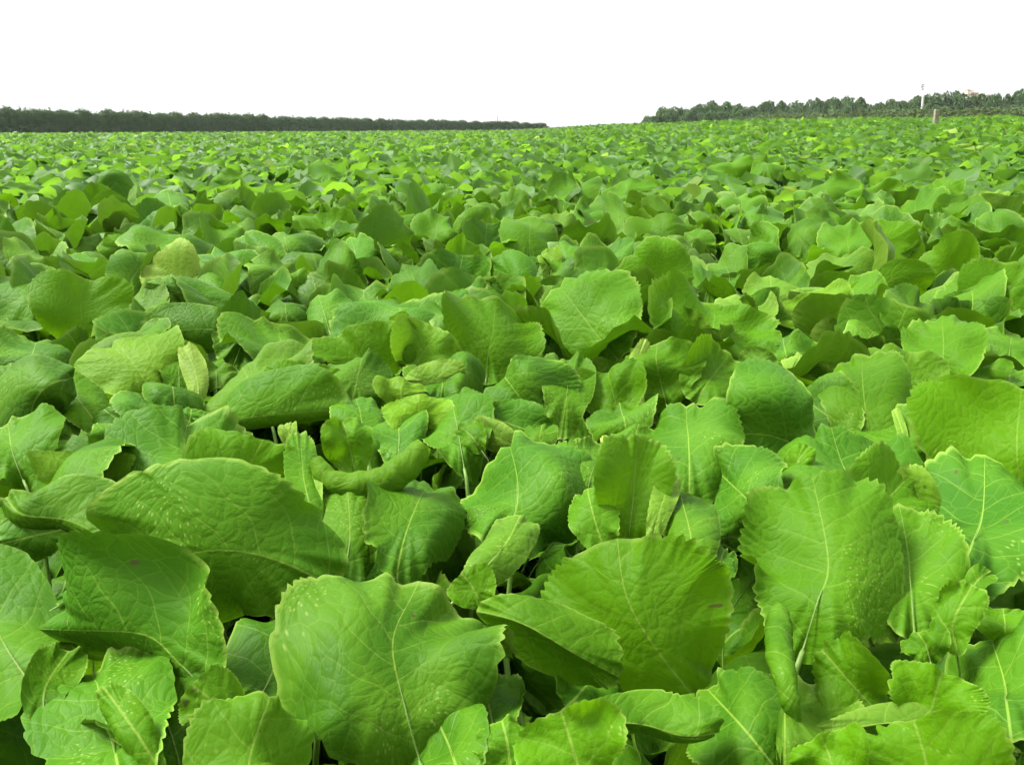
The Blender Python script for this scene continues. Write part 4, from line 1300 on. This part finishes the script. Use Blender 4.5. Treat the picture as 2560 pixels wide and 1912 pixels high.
# ------------------------------------------------------------------ leaning utility pole
def tube_obj(name, path, radii, mat, parent, off, sides=8):
    V, F = tube(np.asarray(path, float) - off, np.asarray(radii, float), sides)
    return link(name, new_mesh(name, V, F, mat), parent)
YU = 104.0
b0 = at_y(2303.5, 290, YU); t0 = at_y(2311.5, 196, YU)
g = float(terrain(b0[0], b0[1])) - 1
dirp = (t0 - b0) / np.linalg.norm(t0 - b0)
foot = b0 - dirp * ((b0[2] - g) / dirp[2])
root = bpy.data.objects.new('utility_pole', None); root.location = foot; col.objects.link(root)
tag(root, 'leaning pale concrete utility pole in front of the wood', 'utility pole')
f0 = foot.copy()
j = at_y(2307.5, 243, YU)
tube_obj('pole_shaft', [foot, b0, j], [.17, .135, .115], M_POLE, root, f0)
tube_obj('pole_top', [j - dirp * .02, (j + t0) / 2, t0], [.10, .07, .045], M_WHITE, root, f0)
for (x1, y1, x2, y2) in ((2302.5, 219, 2310, 216), (2304, 213.5, 2310.5, 211.5), (2304.5, 225, 2309.5, 223.5)):
    A, B = at_y(x1, y1, YU - .15), at_y(x2, y2, YU - .15)
    arm = tube_obj('cross_arm', [A, B], [.05, .05], M_DARKSTEEL, root, f0)
    for u in (0.05, .6):
        c_ = A + (B - A) * u
        tube_obj('insulator', [c_, c_ + np.array([0, 0, .1]), c_ + np.array([0, 0, .2])], [.045, .055, .03], M_POLE, arm, f0)

# ------------------------------------------------------------------ thin mast behind the left hedge
YM = 260.0
t1 = at_y(1242.6, 261, YM); b1 = at_y(1243.8, 330, YM)
f0 = np.array([b1[0], b1[1], b1[2] - 4])
root = bpy.data.objects.new('radio_mast', None); root.location = f0; col.objects.link(root)
tag(root, 'thin pale mast rising behind the left hedge', 'mast')
m1 = at_y(1243.4, 291, YM); m2 = at_y(1243.1, 276, YM)
tube_obj('mast_foot', [f0, m1], [.2, .13], M_STEEL, root, f0)
tube_obj('mast_shaft', [m1, m2, t1], [.11, .1, .08], M_WHITE, root, f0)
tube_obj('antenna_head', [t1 - np.array([0, 0, .35]), t1 - np.array([0, 0, .2]), t1 + np.array([0, 0, .15])], [.06, .16, .13], M_POLE, root, f0)

# ------------------------------------------------------------------ building behind the trees
YB = 170.0
def slab(name, x1, y1, x2, y2, d0, d1, mat, parent, off):
    A, B = at_y(x1, y1, YB), at_y(x2, y2, YB)
    V, F = core_box(abs(B[0] - A[0]) / 2, (d1 - d0) / 2, abs(A[2] - B[2]))
    V = V + np.array([(A[0] + B[0]) / 2, YB + (d0 + d1) / 2, min(A[2], B[2])]) - off
    return link(name, new_mesh(name, V, F, mat, smooth=False), parent)
fb = at_y(2446, 300, YB); fb[2] -= 2
root = bpy.data.objects.new('building', None); root.location = fb; col.objects.link(root)
tag(root, 'cream building with red roof and small tower above the trees', 'building')
wall = slab('wall', 2428, 237, 2472, 300, 0, 4, M_CREAM, root, fb)
wing = slab('rooftop_block', 2449, 233.5, 2463, 236.9, .6, 3.4, M_CREAM, root, fb)
rf = slab('roof', 2425.5, 232.2, 2444.5, 236.6, -.25, 4.3, M_RED, root, fb)
slab('roof_ridge', 2431, 230.6, 2441, 232.1, .8, 3, M_RED, rf, fb)
tw = slab('tower', 2421.8, 226, 2427.2, 300, .3, 1.3, M_CREAM, root, fb)
slab('tower_cap', 2421, 224.6, 2428, 225.9, .2, 1.4, M_RED, tw, fb)
slab('spire', 2424, 221.5, 2425.1, 224.5, .7, .9, M_STEEL, tw, fb)
for x in (2431, 2437, 2448, 2455, 2462):
    wn = slab('window', x, 238.2, x + 3.6, 242.5, -.06, -.01, M_WHITE, wall, fb)
    slab('pane', x + .4, 238.6, x + 3.2, 242.1, -.09, -.065, M_PANE, wn, fb)

# ------------------------------------------------------------------ thin haze in the air over the field
V, F = core_box(330, 180, 24)
V = V + np.array([0, 168.0, -9.0])
hb = NB('haze_air')
hv_ = hb.n('ShaderNodeVolumePrincipled')
hv_.inputs['Color'].default_value = (0.93, 0.96, 1.0, 1)
hv_.inputs['Density'].default_value = 0.0002
hv_.inputs['Anisotropy'].default_value = 0.2
ho_ = hb.n('ShaderNodeOutputMaterial')
hb.l(hv_.outputs['Volume'], ho_.inputs['Volume'])
hz_o = link('haze', new_mesh('haze', V, F, hb.m, smooth=False))
tag(hz_o, kind='stuff')
